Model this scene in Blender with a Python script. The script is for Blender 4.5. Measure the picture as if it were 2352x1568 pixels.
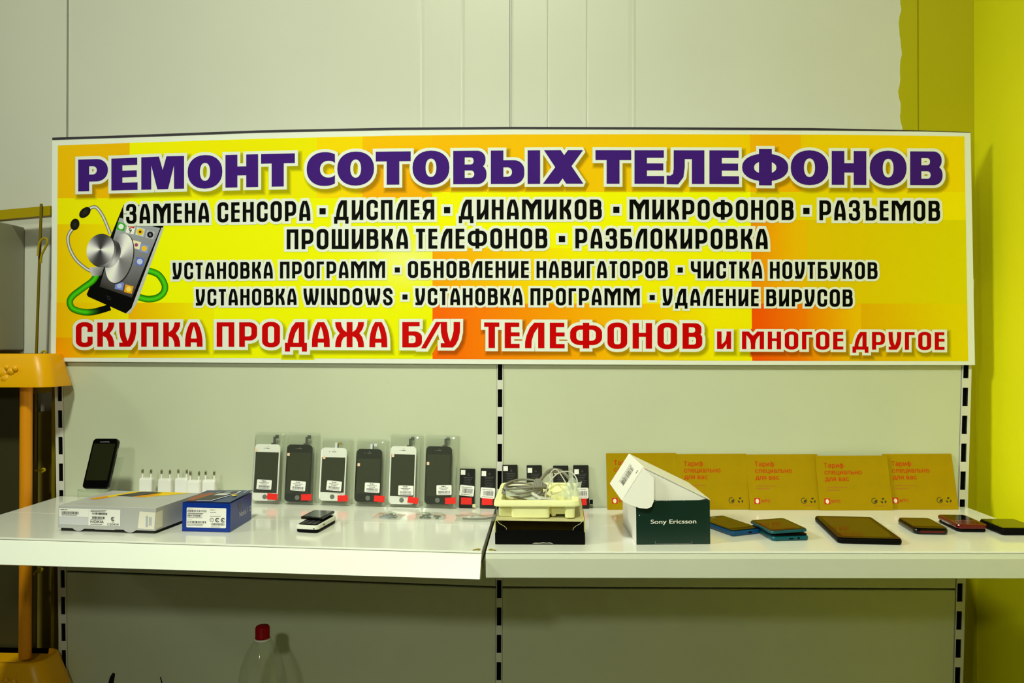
import bpy, bmesh, math, random
from mathutils import Vector as V, Matrix
from mathutils.geometry import delaunay_2d_cdt

for o in list(bpy.data.objects): bpy.data.objects.remove(o)
SC = bpy.context.scene
COL = SC.collection

# ------------------------------------------------------------ camera
F = 1780.0; YAW = math.radians(2.4); PIT = math.radians(0.42); D = 1.71; ZC = 1.354
cam_d = bpy.data.cameras.new('camera')
cam = bpy.data.objects.new('camera', cam_d); COL.objects.link(cam)
cam_d.sensor_fit = 'HORIZONTAL'; cam_d.sensor_width = 36.0; cam_d.lens = 36.0 * F / 2352.0
cam_d.clip_start = 0.02
cam.location = (0, -D, ZC)
cam.rotation_euler = (math.pi / 2 + PIT, 0, YAW)
SC.camera = cam

# ------------------------------------------------------------ light, world, exposure
SC.view_settings.view_transform = 'Standard'
SC.view_settings.look = 'None'
SC.view_settings.gamma = 1.0
SC.view_settings.exposure = 0.0
LAMP_TINT = (0.905, 1.0, 0.72)
w = bpy.data.worlds.new('room_ambient'); SC.world = w; w.use_nodes = True
bg = w.node_tree.nodes['Background']
bg.inputs[0].default_value = (0.90, 1.0, 0.58, 1); bg.inputs[1].default_value = 0.050
def lamp_at(name, loc, aim, size, energy, spread):
    d = bpy.data.lights.new(name, 'AREA'); d.shape = 'DISK'; d.size = size
    d.energy = energy; d.color = LAMP_TINT; d.spread = math.radians(spread)
    o = bpy.data.objects.new(name, d); COL.objects.link(o); o.location = loc
    o.rotation_euler = (V(aim) - V(loc)).to_track_quat('-Z', 'Y').to_euler()
lamp_at('high_ceiling_lamp', (-.25, -3.2, 4.8), (-.34, 0, 1.44), .40, 31, 80)
lamp_at('low_room_lamp', (-.62, -1.95, 1.80), (-.25, 0, 1.42), .13, 3.1, 112)
lamp_at('left_ceiling_lamp', (-4.0, -1.8, 3.6), (.97, -.1, 1.0), .9, 3.6, 27)

# ------------------------------------------------------------ pixel rays onto real planes
RM = Matrix.Rotation(YAW, 3, 'Z') @ Matrix.Rotation(math.pi / 2 + PIT, 3, 'X')
CP = V((0, -D, ZC))
def ray(px, py): return RM @ V(((px - 1176) / F, -(py - 784) / F, -1.0))
def at_y(px, py, Y):
    d = ray(px, py); return CP + d * ((Y - CP.y) / d.y)
def at_z(px, py, Z):
    d = ray(px, py); return CP + d * ((Z - CP.z) / d.z)
def zs(x): return 1.0 + (x + .1) * (-.0182 if x < -.1 else .011)
def tilt(x): return math.atan(.0182) if x < -.1 else -math.atan(.011)
def shelf(px, py, h=0):
    z = 1.0
    for _ in range(6):
        p = at_z(px, py, z + h); z = zs(p.x)
    return p

# ------------------------------------------------------------ materials
def lin(c):
    c /= 255.0
    return c / 12.92 if c <= .04045 else ((c + .055) / 1.055) ** 2.4
GAIN = (0.97, 1.05, 0.76)
def alb(rgb, k=1.0):
    return tuple(min(.92, max(.0, lin(c) / (g * k))) for c, g in zip(rgb, GAIN))
def mat(name, rgb, k=1.0, rough=.5, spec=.5, metal=0.0, coat=0.0, noise=0.0, nscale=8.0, raw=None):
    m = bpy.data.materials.new(name); m.use_nodes = True
    nt = m.node_tree; b = nt.nodes['Principled BSDF']
    c = raw or alb(rgb, k)
    b.inputs['Base Color'].default_value = (*c, 1)
    b.inputs['Roughness'].default_value = rough
    b.inputs['Specular IOR Level'].default_value = spec
    b.inputs['Metallic'].default_value = metal
    b.inputs['Coat Weight'].default_value = coat
    b.inputs['Coat Roughness'].default_value = .08
    if noise:
        tc = nt.nodes.new('ShaderNodeTexCoord'); nz = nt.nodes.new('ShaderNodeTexNoise')
        nz.inputs['Scale'].default_value = nscale; nz.inputs['Detail'].default_value = 6
        rp = nt.nodes.new('ShaderNodeValToRGB')
        rp.color_ramp.elements[0].position = .3; rp.color_ramp.elements[1].position = .7
        rp.color_ramp.elements[0].color = (*[x * (1 - noise) for x in c], 1)
        rp.color_ramp.elements[1].color = (*[min(.95, x * (1 + noise * .6)) for x in c], 1)
        nt.links.new(tc.outputs['Object'], nz.inputs['Vector'])
        nt.links.new(nz.outputs['Fac'], rp.inputs['Fac'])
        nt.links.new(rp.outputs['Color'], b.inputs['Base Color'])
    return m
def clear_mat(name, tint, fac, rough, milk=0.0):
    m = bpy.data.materials.new(name); m.use_nodes = True
    nt = m.node_tree; nt.nodes.clear()
    out = nt.nodes.new('ShaderNodeOutputMaterial')
    tr = nt.nodes.new('ShaderNodeBsdfTransparent'); tr.inputs[0].default_value = (*tint, 1)
    gl = nt.nodes.new('ShaderNodeBsdfGlossy'); gl.inputs['Roughness'].default_value = rough
    df = nt.nodes.new('ShaderNodeBsdfDiffuse'); df.inputs[0].default_value = (.75, .8, .7, 1)
    lw = nt.nodes.new('ShaderNodeLayerWeight'); lw.inputs[0].default_value = fac
    mx = nt.nodes.new('ShaderNodeMixShader'); m2 = nt.nodes.new('ShaderNodeMixShader')
    m2.inputs[0].default_value = milk
    nt.links.new(tr.outputs[0], m2.inputs[1]); nt.links.new(df.outputs[0], m2.inputs[2])
    ma = nt.nodes.new('ShaderNodeMath'); ma.operation = 'MULTIPLY_ADD'; ma.inputs[1].default_value = .30; ma.inputs[2].default_value = .030
    nt.links.new(lw.outputs['Fresnel'], ma.inputs[0]); nt.links.new(ma.outputs[0], mx.inputs[0])
    nt.links.new(m2.outputs[0], mx.inputs[1]); nt.links.new(gl.outputs[0], mx.inputs[2])
    nt.links.new(mx.outputs[0], out.inputs[0])
    return m
def vc_mat(name, rough, spec):
    m = bpy.data.materials.new(name); m.use_nodes = True
    nt = m.node_tree; b = nt.nodes['Principled BSDF']
    a = nt.nodes.new('ShaderNodeVertexColor'); a.layer_name = 'ink'
    nt.links.new(a.outputs[0], b.inputs['Base Color'])
    b.inputs['Roughness'].default_value = rough; b.inputs['Specular IOR Level'].default_value = spec
    return m

# ------------------------------------------------------------ mesh builder
class MB:
    def __init__(s, M=None): s.v = []; s.f = []; s.fm = []; s.mats = []; s.M = M; s.sm = []
    def mi(s, m):
        if m not in s.mats: s.mats.append(m)
        return s.mats.index(m)
    def add(s, pts, faces, m, smooth=False, M=None):
        M = M or s.M; n = len(s.v)
        for p in pts:
            p = V(p); s.v.append(M @ p if M else p)
        i = s.mi(m)
        for f in faces: s.f.append([n + a for a in f]); s.fm.append(i); s.sm.append(smooth)
    def poly(s, pts, m): s.add(pts, [list(range(len(pts)))], m)
    def box(s, a, b, m, M=None):
        (x0, y0, z0), (x1, y1, z1) = a, b
        s.add([(x0,y0,z0),(x1,y0,z0),(x1,y1,z0),(x0,y1,z0),(x0,y0,z1),(x1,y0,z1),(x1,y1,z1),(x0,y1,z1)],
              [(0,3,2,1),(4,5,6,7),(0,1,5,4),(1,2,6,5),(2,3,7,6),(3,0,4,7)], m, M=M)
    def hexa(s, lo, hi, m):          # two matching polygons joined
        n = len(lo)
        s.add(list(lo) + list(hi), [list(range(n))[::-1], list(range(n, 2*n))] +
              [(i, (i+1) % n, n + (i+1) % n, n + i) for i in range(n)], m)
    def rings(s, rings, m, cap0=True, cap1=True, smooth=False, closed=True, M=None):
        n = len(rings[0]); pts = [p for r in rings for p in r]; fs = []
        for k in range(len(rings) - 1):
            for i in range(n if closed else n - 1):
                j = (i + 1) % n
                fs.append((k*n+i, k*n+j, (k+1)*n+j, (k+1)*n+i))
        s.add(pts, fs, m, smooth, M)
        if cap0: s.add(rings[0], [list(range(n))[::-1]], m, False, M)
        if cap1: s.add(rings[-1], [list(range(n))], m, False, M)
    def tube(s, path, r, m, seg=8, caps=True):
        path = [V(p) for p in path]; rings = []; up = None
        for i, p in enumerate(path):
            t = (path[min(i+1, len(path)-1)] - path[max(i-1, 0)]).normalized()
            if up is None:
                up = V((0,0,1)) if abs(t.z) < .9 else V((1,0,0))
            a = up - t * up.dot(t)
            if a.length < 1e-6: a = t.orthogonal()
            a.normalize(); b = t.cross(a); up = a
            rr = r[i] if isinstance(r, (list, tuple)) else r
            rings.append([p + (a*math.cos(q) + b*math.sin(q))*rr for q in [2*math.pi*k/seg for k in range(seg)]])
        s.rings(rings, m, caps, caps, True)
    def lathe(s, prof, m, seg=32, c=(0,0), M=None, cap0=True, cap1=True):
        s.rings([[(c[0]+r*math.cos(2*math.pi*k/seg), c[1]+r*math.sin(2*math.pi*k/seg), z) for k in range(seg)] for r, z in prof],
                m, cap0, cap1, True, M=M)
    def build(s, name, parent=None, bevel=0, seg=2, wn=False):
        me = bpy.data.meshes.new(name)
        me.from_pydata([tuple(p) for p in s.v], [], s.f)
        for m in s.mats: me.materials.append(m)
        for p, i, q in zip(me.polygons, s.fm, s.sm): p.material_index = i; p.use_smooth = q
        me.update()
        o = bpy.data.objects.new(name, me); COL.objects.link(o)
        if parent: o.parent = parent
        if bevel:
            bm = o.modifiers.new('bevel', 'BEVEL'); bm.width = bevel; bm.segments = seg
            bm.limit_method = 'ANGLE'; bm.angle_limit = math.radians(40)
        return o

def tag(o, label=None, cat=None, group=None, kind=None):
    if label: o['label'] = label
    if cat: o['category'] = cat
    if group: o['group'] = group
    if kind: o['kind'] = kind
    return o
def thing(name, label, cat, loc, rot=(0,0,0), group=None):
    o = bpy.data.objects.new(name, None); COL.objects.link(o)
    o.empty_display_size = .03
    o.location = loc; o.rotation_euler = rot
    return tag(o, label, cat, group)

def rrect(x0, y0, x1, y1, r, n=5):
    r = min(r, (x1-x0)/2*.999, (y1-y0)/2*.999); out = []
    for cx, cy, a in ((x1-r, y0+r, -90), (x1-r, y1-r, 0), (x0+r, y1-r, 90), (x0+r, y0+r, 180)):
        for k in range(n+1):
            t = math.radians(a + 90*k/n); out.append((cx + r*math.cos(t), cy + r*math.sin(t)))
    return out
def slab(mb, x0, y0, x1, y1, z0, z1, r, m, e=.001, n=5):    # flat slab with rounded plan and softened rims
    rs = []
    for z, d in ((z0, e), (z0+e*.3, e*.3), (z0+e, 0), (z1-e, 0), (z1-e*.3, e*.3), (z1, e)):
        rs.append([(x, y, z) for x, y in rrect(x0+d, y0+d, x1-d, y1-d, max(r-d, .0002), n)])
    mb.rings(rs, m)
def catmull(pts, n=8, closed=False):
    P = [V(p) for p in pts]; out = []; N = len(P)
    for i in range(N if closed else N-1):
        g = (lambda k: P[k % N]) if closed else (lambda k: P[max(0, min(N-1, k))])
        a, b, c, d = g(i-1), g(i), g(i+1), g(i+2)
        for k in range(n):
            t = k/n
            out.append(.5*((2*b) + (c-a)*t + (2*a-5*b+4*c-d)*t*t + (3*b-a-3*c+d)*t**3))
    out.append(P[0] if closed else P[-1])
    return out

# flat plane frame helper: 2-D drawing on a face of a thing
class Face:
    def __init__(s, o, xd, yd, lift=.0003):
        s.o = V(o); s.x = V(xd).normalized(); s.y = V(yd).normalized(); s.n = s.x.cross(s.y); s.l = lift
    def p(s, x, y, k=1): return s.o + s.x*x + s.y*y + s.n*s.l*k
    def rect(s, mb, x0, y0, x1, y1, m, k=1): mb.poly([s.p(x0,y0,k), s.p(x1,y0,k), s.p(x1,y1,k), s.p(x0,y1,k)], m)
    def pol(s, mb, pts, m, k=1): mb.poly([s.p(x, y, k) for x, y in pts], m)
    def disc(s, mb, cx, cy, r, m, k=1, n=18, ry=None):
        s.pol(mb, [(cx+r*math.cos(2*math.pi*i/n), cy+(ry or r)*math.sin(2*math.pi*i/n)) for i in range(n)], m, k)
    def ring(s, mb, cx, cy, r, t, m, k=1, n=20, a0=0, a1=360):
        for i in range(n):
            u, v = math.radians(a0+(a1-a0)*i/n), math.radians(a0+(a1-a0)*(i+1)/n)
            s.pol(mb, [(cx+q*math.cos(a), cy+q*math.sin(a)) for q, a in ((r,u),(r,v),(r-t,v),(r-t,u))], m, k)
    def barcode(s, mb, x0, y0, x1, y1, m, k=2, seed=1):
        rn = random.Random(seed); x = x0
        while x < x1:
            wd = rn.choice((.5, .5, 1, 1.5)) * (x1-x0)/42
            s.rect(mb, x, y0, min(x+wd, x1), y1, m, k); x += wd + rn.choice((.5, 1, 1.2)) * (x1-x0)/42
    def dashes(s, mb, x0, y, x1, h, m, k=2, seed=1):       # print too small to read
        rn = random.Random(seed); x = x0
        while x < x1:
            wd = rn.uniform(.6, 2.2)*h; s.rect(mb, x, y, min(x+wd, x1), y+h, m, k); x += wd + h*.45
_tc = {}
def bez(a, b, c, d, n):
    return [a*(1-t)**3 + b*3*t*(1-t)**2 + c*3*t*t*(1-t) + d*t**3 for t in [k/n for k in range(n)]]
def text2d(body, bold=0.0):
    if (body, bold) not in _tc:
        cu = bpy.data.curves.new('t', 'FONT'); cu.body = body; cu.fill_mode = 'NONE' if hasattr(cu, 'fill_mode') else cu.fill_mode
        o = bpy.data.objects.new('t', cu); COL.objects.link(o)
        dg = bpy.context.evaluated_depsgraph_get()
        c2 = o.evaluated_get(dg).to_curve(dg); cons = []
        for sp in c2.splines:
            pts = []
            if sp.type == 'BEZIER':
                B = sp.bezier_points; N = len(B)
                for i in range(N):
                    q, r = B[i], B[(i+1) % N]
                    straight = (q.handle_right-q.co).cross(r.co-q.co).length < 1e-5 and (r.handle_left-r.co).cross(r.co-q.co).length < 1e-5
                    pts += bez(q.co, q.handle_right, r.handle_left, r.co, 1 if straight else 4)
            else: pts = [V(q.co[:3]) for q in sp.points]
            cl = []
            for q in pts:
                q = (q.x, q.y)
                if not cl or abs(q[0]-cl[-1][0])+abs(q[1]-cl[-1][1]) > 1e-5: cl.append(q)
            if len(cl) > 2: cons.append(cl)
        o.evaluated_get(dg).to_curve_clear()
        bpy.data.objects.remove(o); bpy.data.curves.remove(cu)
        vs = []; ed = []
        for cl in cons:
            n = len(vs); vs += [V(q) for q in cl]; ed += [(n+i, n+(i+1) % len(cl)) for i in range(len(cl))]
        r = delaunay_2d_cdt(vs, ed, [], 0, 1e-6)
        ov = [(v.x, v.y) for v in r[0]]; fs = []
        for t in r[2]:
            x, y = sum(ov[i][0] for i in t)/3, sum(ov[i][1] for i in t)/3; wn = 0
            for cl in cons:
                for i in range(len(cl)):
                    (x0, y0), (x1, y1) = cl[i], cl[(i+1) % len(cl)]
                    if (y0 <= y) != (y1 <= y):
                        if x0 + (y-y0)*(x1-x0)/(y1-y0) > x: wn += 1 if y1 > y0 else -1
            if wn: fs.append(list(t))
        if bold:
            ov, fs = union([[ov[i] for i in t] for t in fs] + outline(ov, fs, bold), 1e-6)
        _tc[(body, bold)] = (ov, fs)
    return _tc[(body, bold)]
def write(mb, face, body, x, y, m, width=None, cap=None, k=2, bold=0.0, xs=1.0):
    vs, fs = text2d(body, bold)
    x0 = min(v[0] for v in vs); x1 = max(v[0] for v in vs); y0 = min(v[1] for v in vs)
    y1 = max(v[1] for v in vs)
    sc = cap/.71 if cap else width/(x1-x0)
    sx = width/(x1-x0) if width else sc*xs
    pts = [face.p(x + (a-x0)*sx, y + b*sc, k) for a, b in vs]
    mb.add(pts, fs, m)
# ============================================================ structure
M_wall = mat('wall_panel_paint', (199,204,172), .92, rough=.38, spec=.45, noise=.03, nscale=3)
M_seam = mat('seam_dark', (70,75,50), rough=.8)
M_yel = mat('yellow_paint', (196,192,0), .80, raw=(.86,.80,.004), rough=.55, spec=.3, noise=.05, nscale=2)
def wall_material():
    m = M_wall; nt = m.node_tree; b = nt.nodes['Principled BSDF']
    link = b.inputs['Base Color'].links[0]; src = link.from_socket
    tc = nt.nodes.new('ShaderNodeTexCoord'); sp = nt.nodes.new('ShaderNodeSeparateXYZ')
    mp = nt.nodes.new('ShaderNodeMapping'); mp.inputs['Scale'].default_value = (0.01, .01, 9)
    nz = nt.nodes.new('ShaderNodeTexNoise'); nz.inputs['Scale'].default_value = 1.0; nz.inputs['Detail'].default_value = 3
    ma = nt.nodes.new('ShaderNodeMath'); ma.operation = 'MULTIPLY_ADD'; ma.inputs[1].default_value = -.045
    gt = nt.nodes.new('ShaderNodeMath'); gt.operation = 'GREATER_THAN'; gt.inputs[1].default_value = .785
    mx = nt.nodes.new('ShaderNodeMix'); mx.data_type = 'RGBA'
    nt.links.new(tc.outputs['Object'], sp.inputs[0]); nt.links.new(tc.outputs['Object'], mp.inputs[0])
    nt.links.new(mp.outputs[0], nz.inputs['Vector']); nt.links.new(nz.outputs['Fac'], ma.inputs[0])
    nt.links.new(sp.outputs['X'], ma.inputs[2]); nt.links.new(ma.outputs[0], gt.inputs[0])
    nt.links.new(gt.outputs[0], mx.inputs[0]); nt.links.new(src, mx.inputs[6])
    mx.inputs[7].default_value = (*alb((164,160,0), .88), 1)
    nt.links.new(mx.outputs[2], b.inputs['Base Color'])
wall_material()
YW = .08
mb = MB()
prof = [(-2.2, 0)]
for sx, kind in ((-1.132,'s'), (-.285,'r'), (-.19,'r'), (-.079,'s'), (.008,'g'), (.098,'g'), (.205,'r'), (.847,'g2')):
    if kind == 's': prof += [(sx-.0022, 0), (sx-.0015, .012), (sx+.0015, .012), (sx+.003, 0), (sx+.005, -.0006), (sx+.0075, 0)]
    elif kind == 'r': prof += [(sx-.012, 0), (sx-.004, .0006), (sx, -.0012), (sx+.006, 0)]
    elif kind == 'g': prof += [(sx-.002, 0), (sx, .0018), (sx+.003, 0)]
    else: prof += [(sx-.0015, 0), (sx, .004), (sx+.0015, 0)]
prof += [(.971, 0)]
for i in range(len(prof)-1):
    (a, da), (b, db) = prof[i], prof[i+1]
    mb.poly([(a, YW+da, 0), (b, YW+db, 0), (b, YW+db, 2.9), (a, YW+da, 2.9)], M_wall)
mb.poly([(-2.2, YW+.1, 0), (-2.2, YW+.1, 2.9), (.99, YW+.1, 2.9), (.99, YW+.1, 0)], M_seam)
tag(mb.build('wall_back'), 'pale grey-green panel wall behind the banner, painted yellow at its edge', kind='structure')
mb = MB(); mb.box((.971, -3.2, 0), (1.07, YW+.02, 2.9), M_yel)
tag(mb.build('wall_right'), 'bright yellow painted side wall', kind='structure')
M_floor = mat('floor_tile', (100,96,72), rough=.6, noise=.1)
mb = MB(); mb.box((-2.2, -3.2, -.05), (1.07, YW+.1, 0), M_floor)
tag(mb.build('floor'), 'dull floor', kind='structure')

# ------------------------------------------------------------ shelving: back panels, uprights, shelves
M_panel = mat('shelving_enamel', (184,193,152), .86, rough=.42, spec=.4, noise=.03, nscale=5)
M_up = mat('upright_enamel', (205,208,180), .95, rough=.45)
M_slot_shade = mat('slot_shade_black', (2,2,2), rough=.9, spec=.1)
def leanL(z): return -.0207*(1.25-z)*-1
xl = lambda z: -1.0947 + .0207*(1.25 - z)          # slot axis of the uprights, slightly out of plumb
xm = lambda z: -.0986 + .004*(z - 1.12)
xr = lambda z: .9048 - .031*(1.25 - z)
def panel(name, xa, xb, zb0, zb1, zt0, zt1, label):
    mb = MB(); lo = []; hi = []
    a0, a1, b0, b1 = xa(zb0), xa(zt0), xb(zb1), xb(zt1)
    front = [(a0, zb0), (b0, zb1), (b1, zt1), (a1, zt0)]
    mb.hexa([(x, .014, z) for x, z in front], [(x, 0, z) for x, z in front], M_panel)
    o = mb.build(name, None, .002)
    return tag(o, label, 'panel', 'grey-green metal back panels of the shelving')
panel('back_panel', lambda z: xl(z)+.0068, lambda z: xm(z)-.0068, .8497, .8262, 1.70, 1.70, 'grey-green metal back panel behind the chargers and packaged screens')
panel('back_panel', lambda z: xm(z)+.0068, lambda z: xr(z)-.0078, .8262, .8345, 1.70, 1.70, 'grey-green metal back panel behind the brown card envelopes')
panel('back_panel', lambda z: xl(z)+.0068, lambda z: xm(z)-.0068, .30, .30, .8455, .8222, 'grey-green metal back panel under the shelf, behind the red-capped bottle')
panel('back_panel', lambda z: xm(z)+.0068, lambda z: xr(z)-.0078, .30, .30, .8222, .8305, 'grey-green metal back panel under the shelf, beside the yellow wall')
def upright(xc, wl, wr, sw, phase, label, z1=1.72):
    root = thing('shelving_upright', label, 'shelving post', (xc(1.0), 0, 0), group='slotted uprights of the shelving')
    ox = xc(1.0)
    mb = MB(); z0 = .02; Y = -.002; pitch, sh = .06, .0395
    n = int((phase - z0)/pitch); z = phase - n*pitch
    zz = [z0]; slots = []
    while z < z1 - .03:
        slots.append((z - sh/2, z + sh/2)); z += pitch
    X = lambda zq, d: xc(zq) + d - ox
    prev = z0
    for a, b in slots + [(z1, z1)]:
        mb.poly([(X(prev,-wl),Y,prev), (X(prev,wr),Y,prev), (X(a,wr),Y,a), (X(a,-wl),Y,a)], M_up)
        if b > a:
            mb.poly([(X(a,-wl),Y,a), (X(a,-sw),Y,a), (X(b,-sw),Y,b), (X(b,-wl),Y,b)], M_up)
            mb.poly([(X(a,sw),Y,a), (X(a,wr),Y,a), (X(b,wr),Y,b), (X(b,sw),Y,b)], M_up)
        prev = b
    for d in (-wl, wr):
        mb.poly([(X(z0,d),Y,z0), (X(z1,d),Y,z1), (X(z1,d),.06,z1), (X(z0,d),.06,z0)], M_up)
    mb.poly([(X(z1,-wl),Y,z1), (X(z1,wr),Y,z1), (X(z1,wr),.06,z1), (X(z1,-wl),.06,z1)], M_up)
    mb.build('slotted_channel', root)
    mb = MB()
    for a, b in ((z0, 1.25), (1.25, z1)):
        mb.poly([(X(a,-sw-.001),.004,a), (X(a,sw+.001),.004,a), (X(b,sw+.001),.004,b), (X(b,-sw-.001),.004,b)], M_slot_shade)  # unlit inside of the slots put in as a black sheet
    tag(mb.build('slot_shade_sheet', root), 'black sheet standing in for shade inside the slots')
    return root
upright(xl, .0116, .0066, .0047, 1.2516, 'white slotted metal upright beside the yellow rod rack')
mid_up = upright(xm, .0066, .0066, .0050, 1.1214, 'white slotted metal upright between the two shelf bays')
upright(xr, .0070, .0118, .0055, 1.2471, 'white slotted metal upright beside the yellow wall', 1.5)

M_shelf = mat('shelf_enamel', (203,208,180), .72, rough=.16, spec=.5, coat=.3, noise=.02, nscale=7)
M_railw = mat('white_price_rail', (250,252,248), 1.0, rough=.22, spec=.6, raw=(.92,.92,.92))
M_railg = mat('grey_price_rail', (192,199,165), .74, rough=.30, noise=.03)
M_rust = mat('yellow_glue_rust', (140,130,10), rough=.8, noise=.3, nscale=60)
def shelf_unit(xa, xb, rail, label):
    root = thing('shelf', label, 'shelf', ((xa+xb)/2, -.185, zs((xa+xb)/2)), (0, tilt((xa+xb)/2), 0), 'white metal shelves')
    h = (xb-xa)/2
    mb = MB(); mb.box((-h, -.18, -.018), (h, .0115, 0), M_shelf); mb.box((-h, .0125, -.018), (h, .183, -.0002), M_shelf)
    mb.box((-h, -.185, -.003), (h, -.1805, .0006), M_shelf)
    mb.build('shelf_board', root, .0008)
    mb = MB()
    if rail is M_railw:                 # this rail leans out and faces the ceiling
        hh = [(-.2175,-.0385), (-.2200,-.0370), (-.1930,-.0050), (-.1900,-.0025), (-.1862,-.0030)]
    else:
        hh = [(-.1868,-.0445), (-.1905,-.0425), (-.1915,-.010), (-.1895,-.003), (-.1862,-.0032)]
    bk = [(-.1855,-.0445), (-.1855,-.0425), (-.1855,-.010), (-.1855,-.0045), (-.1855,-.0040)]
    n = len(hh); ring = hh + bk[::-1]
    mb.rings([[(x, y, z) for y, z in ring] for x in (-h, h)], rail)
    tag(mb.build('price_rail', root), 'price rail along the front edge of the shelf')
    for s in (-1, 1):
        mb = MB(); x = s*(h-.004)
        pts = [(.183,-.019), (-.15,-.019), (-.15,-.03), (.12,-.06), (.183,-.06)]
        mb.hexa([(x-.0012,y,z) for y,z in pts], [(x+.0012,y,z) for y,z in pts], M_railg)
        mb.build('bracket', root)
    return root
shl = shelf_unit(-1.0925, -.1085, M_railw, 'white metal shelf with bright white front rail, carrying boxes and packaged screens')
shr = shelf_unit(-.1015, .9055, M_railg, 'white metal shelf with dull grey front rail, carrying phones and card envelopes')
for rt, x, s in ((shl, .4875, 1), (shr, -.4985, -1)):
    mb = MB(); rn = random.Random(3)
    for k in range(7):
        a, b = x - s*rn.uniform(0,.012), -.181 + rn.uniform(-.002,.012)
        r = rn.uniform(.0015,.003)
        mb.lathe([(r, .0005), (r*.8, .0012), (r*.3, .0016)], M_rust, 8, (a, b))
    mb.build('rust_spots', rt)
mb = MB()                                            # filler added under the shelf joint to block light through the gap
pts = [(-.004,.9775),(-.345,.9775),(-.345,.966),(-.05,.93),(-.004,.93)]
mb.hexa([(-.1086-xm(1.0),y,z) for y,z in pts], [(-.1014-xm(1.0),y,z) for y,z in pts], mat('gap_shade_olive', (92,92,48), rough=.6))  # olive darkened for the shade in the gap
mb.build('gap_filler', mid_up)
M_base = mat('unseen_base_enamel', (132,132,98), rough=.5)  # tone of this unseen shelf set for the light it bounces up
mb = MB(); mb.box((-1.05, -.36, .452), (.87, -.001, .468), M_base)
for x in (-1.0, -.1, .82): mb.box((x-.02, -.33, 0), (x+.02, -.29, .4515), M_base)
tag(mb.build('base_shelf', None, .001), 'low metal base shelf that the red-capped bottle stands on', 'shelf')

# ============================================================ banner
YS = -.010
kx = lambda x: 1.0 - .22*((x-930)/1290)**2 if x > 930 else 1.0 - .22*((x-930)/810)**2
def lerp_tab(tab, x):
    if x <= tab[0][0]: return tab[0][1]
    for (a, ya), (b, yb) in zip(tab, tab[1:]):
        if x <= b: return ya + (yb-ya)*(x-a)/(b-a)
    return tab[-1][1]
TOP = [(117,321), (300,315), (600,304), (900,298), (1180,296), (1500,297), (1900,299), (2120,301), (2240,304)]
BOT = [(117,830), (600,833), (1140,836), (1700,838), (2240,838)]
ITOP = [(131,334), (300,328), (600,318.5), (900,311.5), (1180,308.5), (1500,308), (1900,309), (2216,313)]
IBOT = [(131,821), (600,822.5), (1000,824), (1640,828), (2224,829)]
LFT = [(300,120), (600,118), (840,117)]; RGT = [(300,2229), (500,2231), (700,2236), (840,2240)]
ILFT = [(300,133), (600,131), (840,128)]; IRGT = [(300,2215), (840,2224)]
def mixc(a, b, t):
    t = max(0, min(1, t)); return tuple(p+(q-p)*t for p, q in zip(a, b))
def block(x, y):                     # which printed colour block
    return (x < 133+165, x)
def sign_rgb(x, y, bx=None, by=None):
    X, Y = (bx or x), (by or y)      # block is chosen at the cell centre, gradient at the corner
    if X < 298:
        if Y < 455: return (224,174,0)
        L = (236,212,0) if Y < 515 else (230,182,0) if Y < 695 else (226,166,0) if Y < 775 else (236,140,0)
        R = (232,228,0)
        return mixc(L, R, (x-133)/190)
    if X < 993:
        if Y < 455:
            if X < 728: return (232,227,0)
            if X < 833: return (243,213,0)
            return mixc((250,190,0), (255,172,0), (y-320)/130)
        if X < 500 and Y > 695: return mixc((228,172,0), (234,228,0), (x-298)/170)
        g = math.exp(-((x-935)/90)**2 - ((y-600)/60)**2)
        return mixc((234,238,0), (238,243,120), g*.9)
    if X < 1723:
        if Y < 441: return mixc((255,184,0), (246,196,0), (x-993)/500)
        if Y < 570: return (240,240,0)
        if Y < 697: return mixc((255,160,0), (238,232,0), (x-993)/330)
        if x < 1240: return mixc((255,100,0), (252,150,0), (x-993)/247)
        return mixc((252,150,0), (240,225,0), (x-1240)/400)
    if Y < 441: return (238,172,0) if X < 1840 else (226,193,0)
    if Y < 505: return (220,204,0)
    if Y < 697:
        if X < 1850: return mixc((238,138,0), (226,178,0), (x-1723)/100)
        return mixc((216,184,0), (200,192,0), (x-1850)/330)
    if X < 1850: return mixc((238,80,0), (236,124,0), (x-1723)/127)
    if X < 1973: return mixc((228,130,0), (222,178,0), (x-1850)/110)
    return mixc((214,164,0), (206,190,0), (x-1973)/200)
M_ink = vc_mat('printed_vinyl', .5, .05)
class Ink:                            # flat printed shapes, colours kept per corner
    def __init__(s): s.v = []; s.f = []; s.c = []
    def poly(s, pts, cols, lvl):
        n = len(s.v)
        if not isinstance(cols, list): cols = [cols]*len(pts)
        for (x, y), c in zip(pts, cols):
            s.v.append(at_y(x, y, YS - .0002 - lvl*.00005)); s.c.append(c)
        s.f.append(list(range(n, n+len(pts))))
    def mesh2(s, vs, tris, col, lvl):
        n = len(s.v)
        for x, y in vs:
            s.v.append(at_y(x, y, YS - .0002 - lvl*.00005)); s.c.append(col(x, y) if callable(col) else col)
        s.f += [[n+i for i in t] for t in tris]
    def build(s, name, parent):
        me = bpy.data.meshes.new(name); off = parent.location if parent else V((0,0,0))
        me.from_pydata([tuple(p-off) for p in s.v], [], s.f)
        ca = me.color_attributes.new('ink', 'FLOAT_COLOR', 'POINT')
        for i, c in enumerate(s.c): ca.data[i].color = (*c, 1)
        me.materials.append(M_ink); me.update()
        o = bpy.data.objects.new(name, me); COL.objects.link(o); o.parent = parent; return o
signroot = thing('banner_sign', 'long yellow and orange phone repair banner hung above the shelf, purple headline', 'sign', (-.1, YS, 1.31))
WHITE = (.80, .80, .80)
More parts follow.
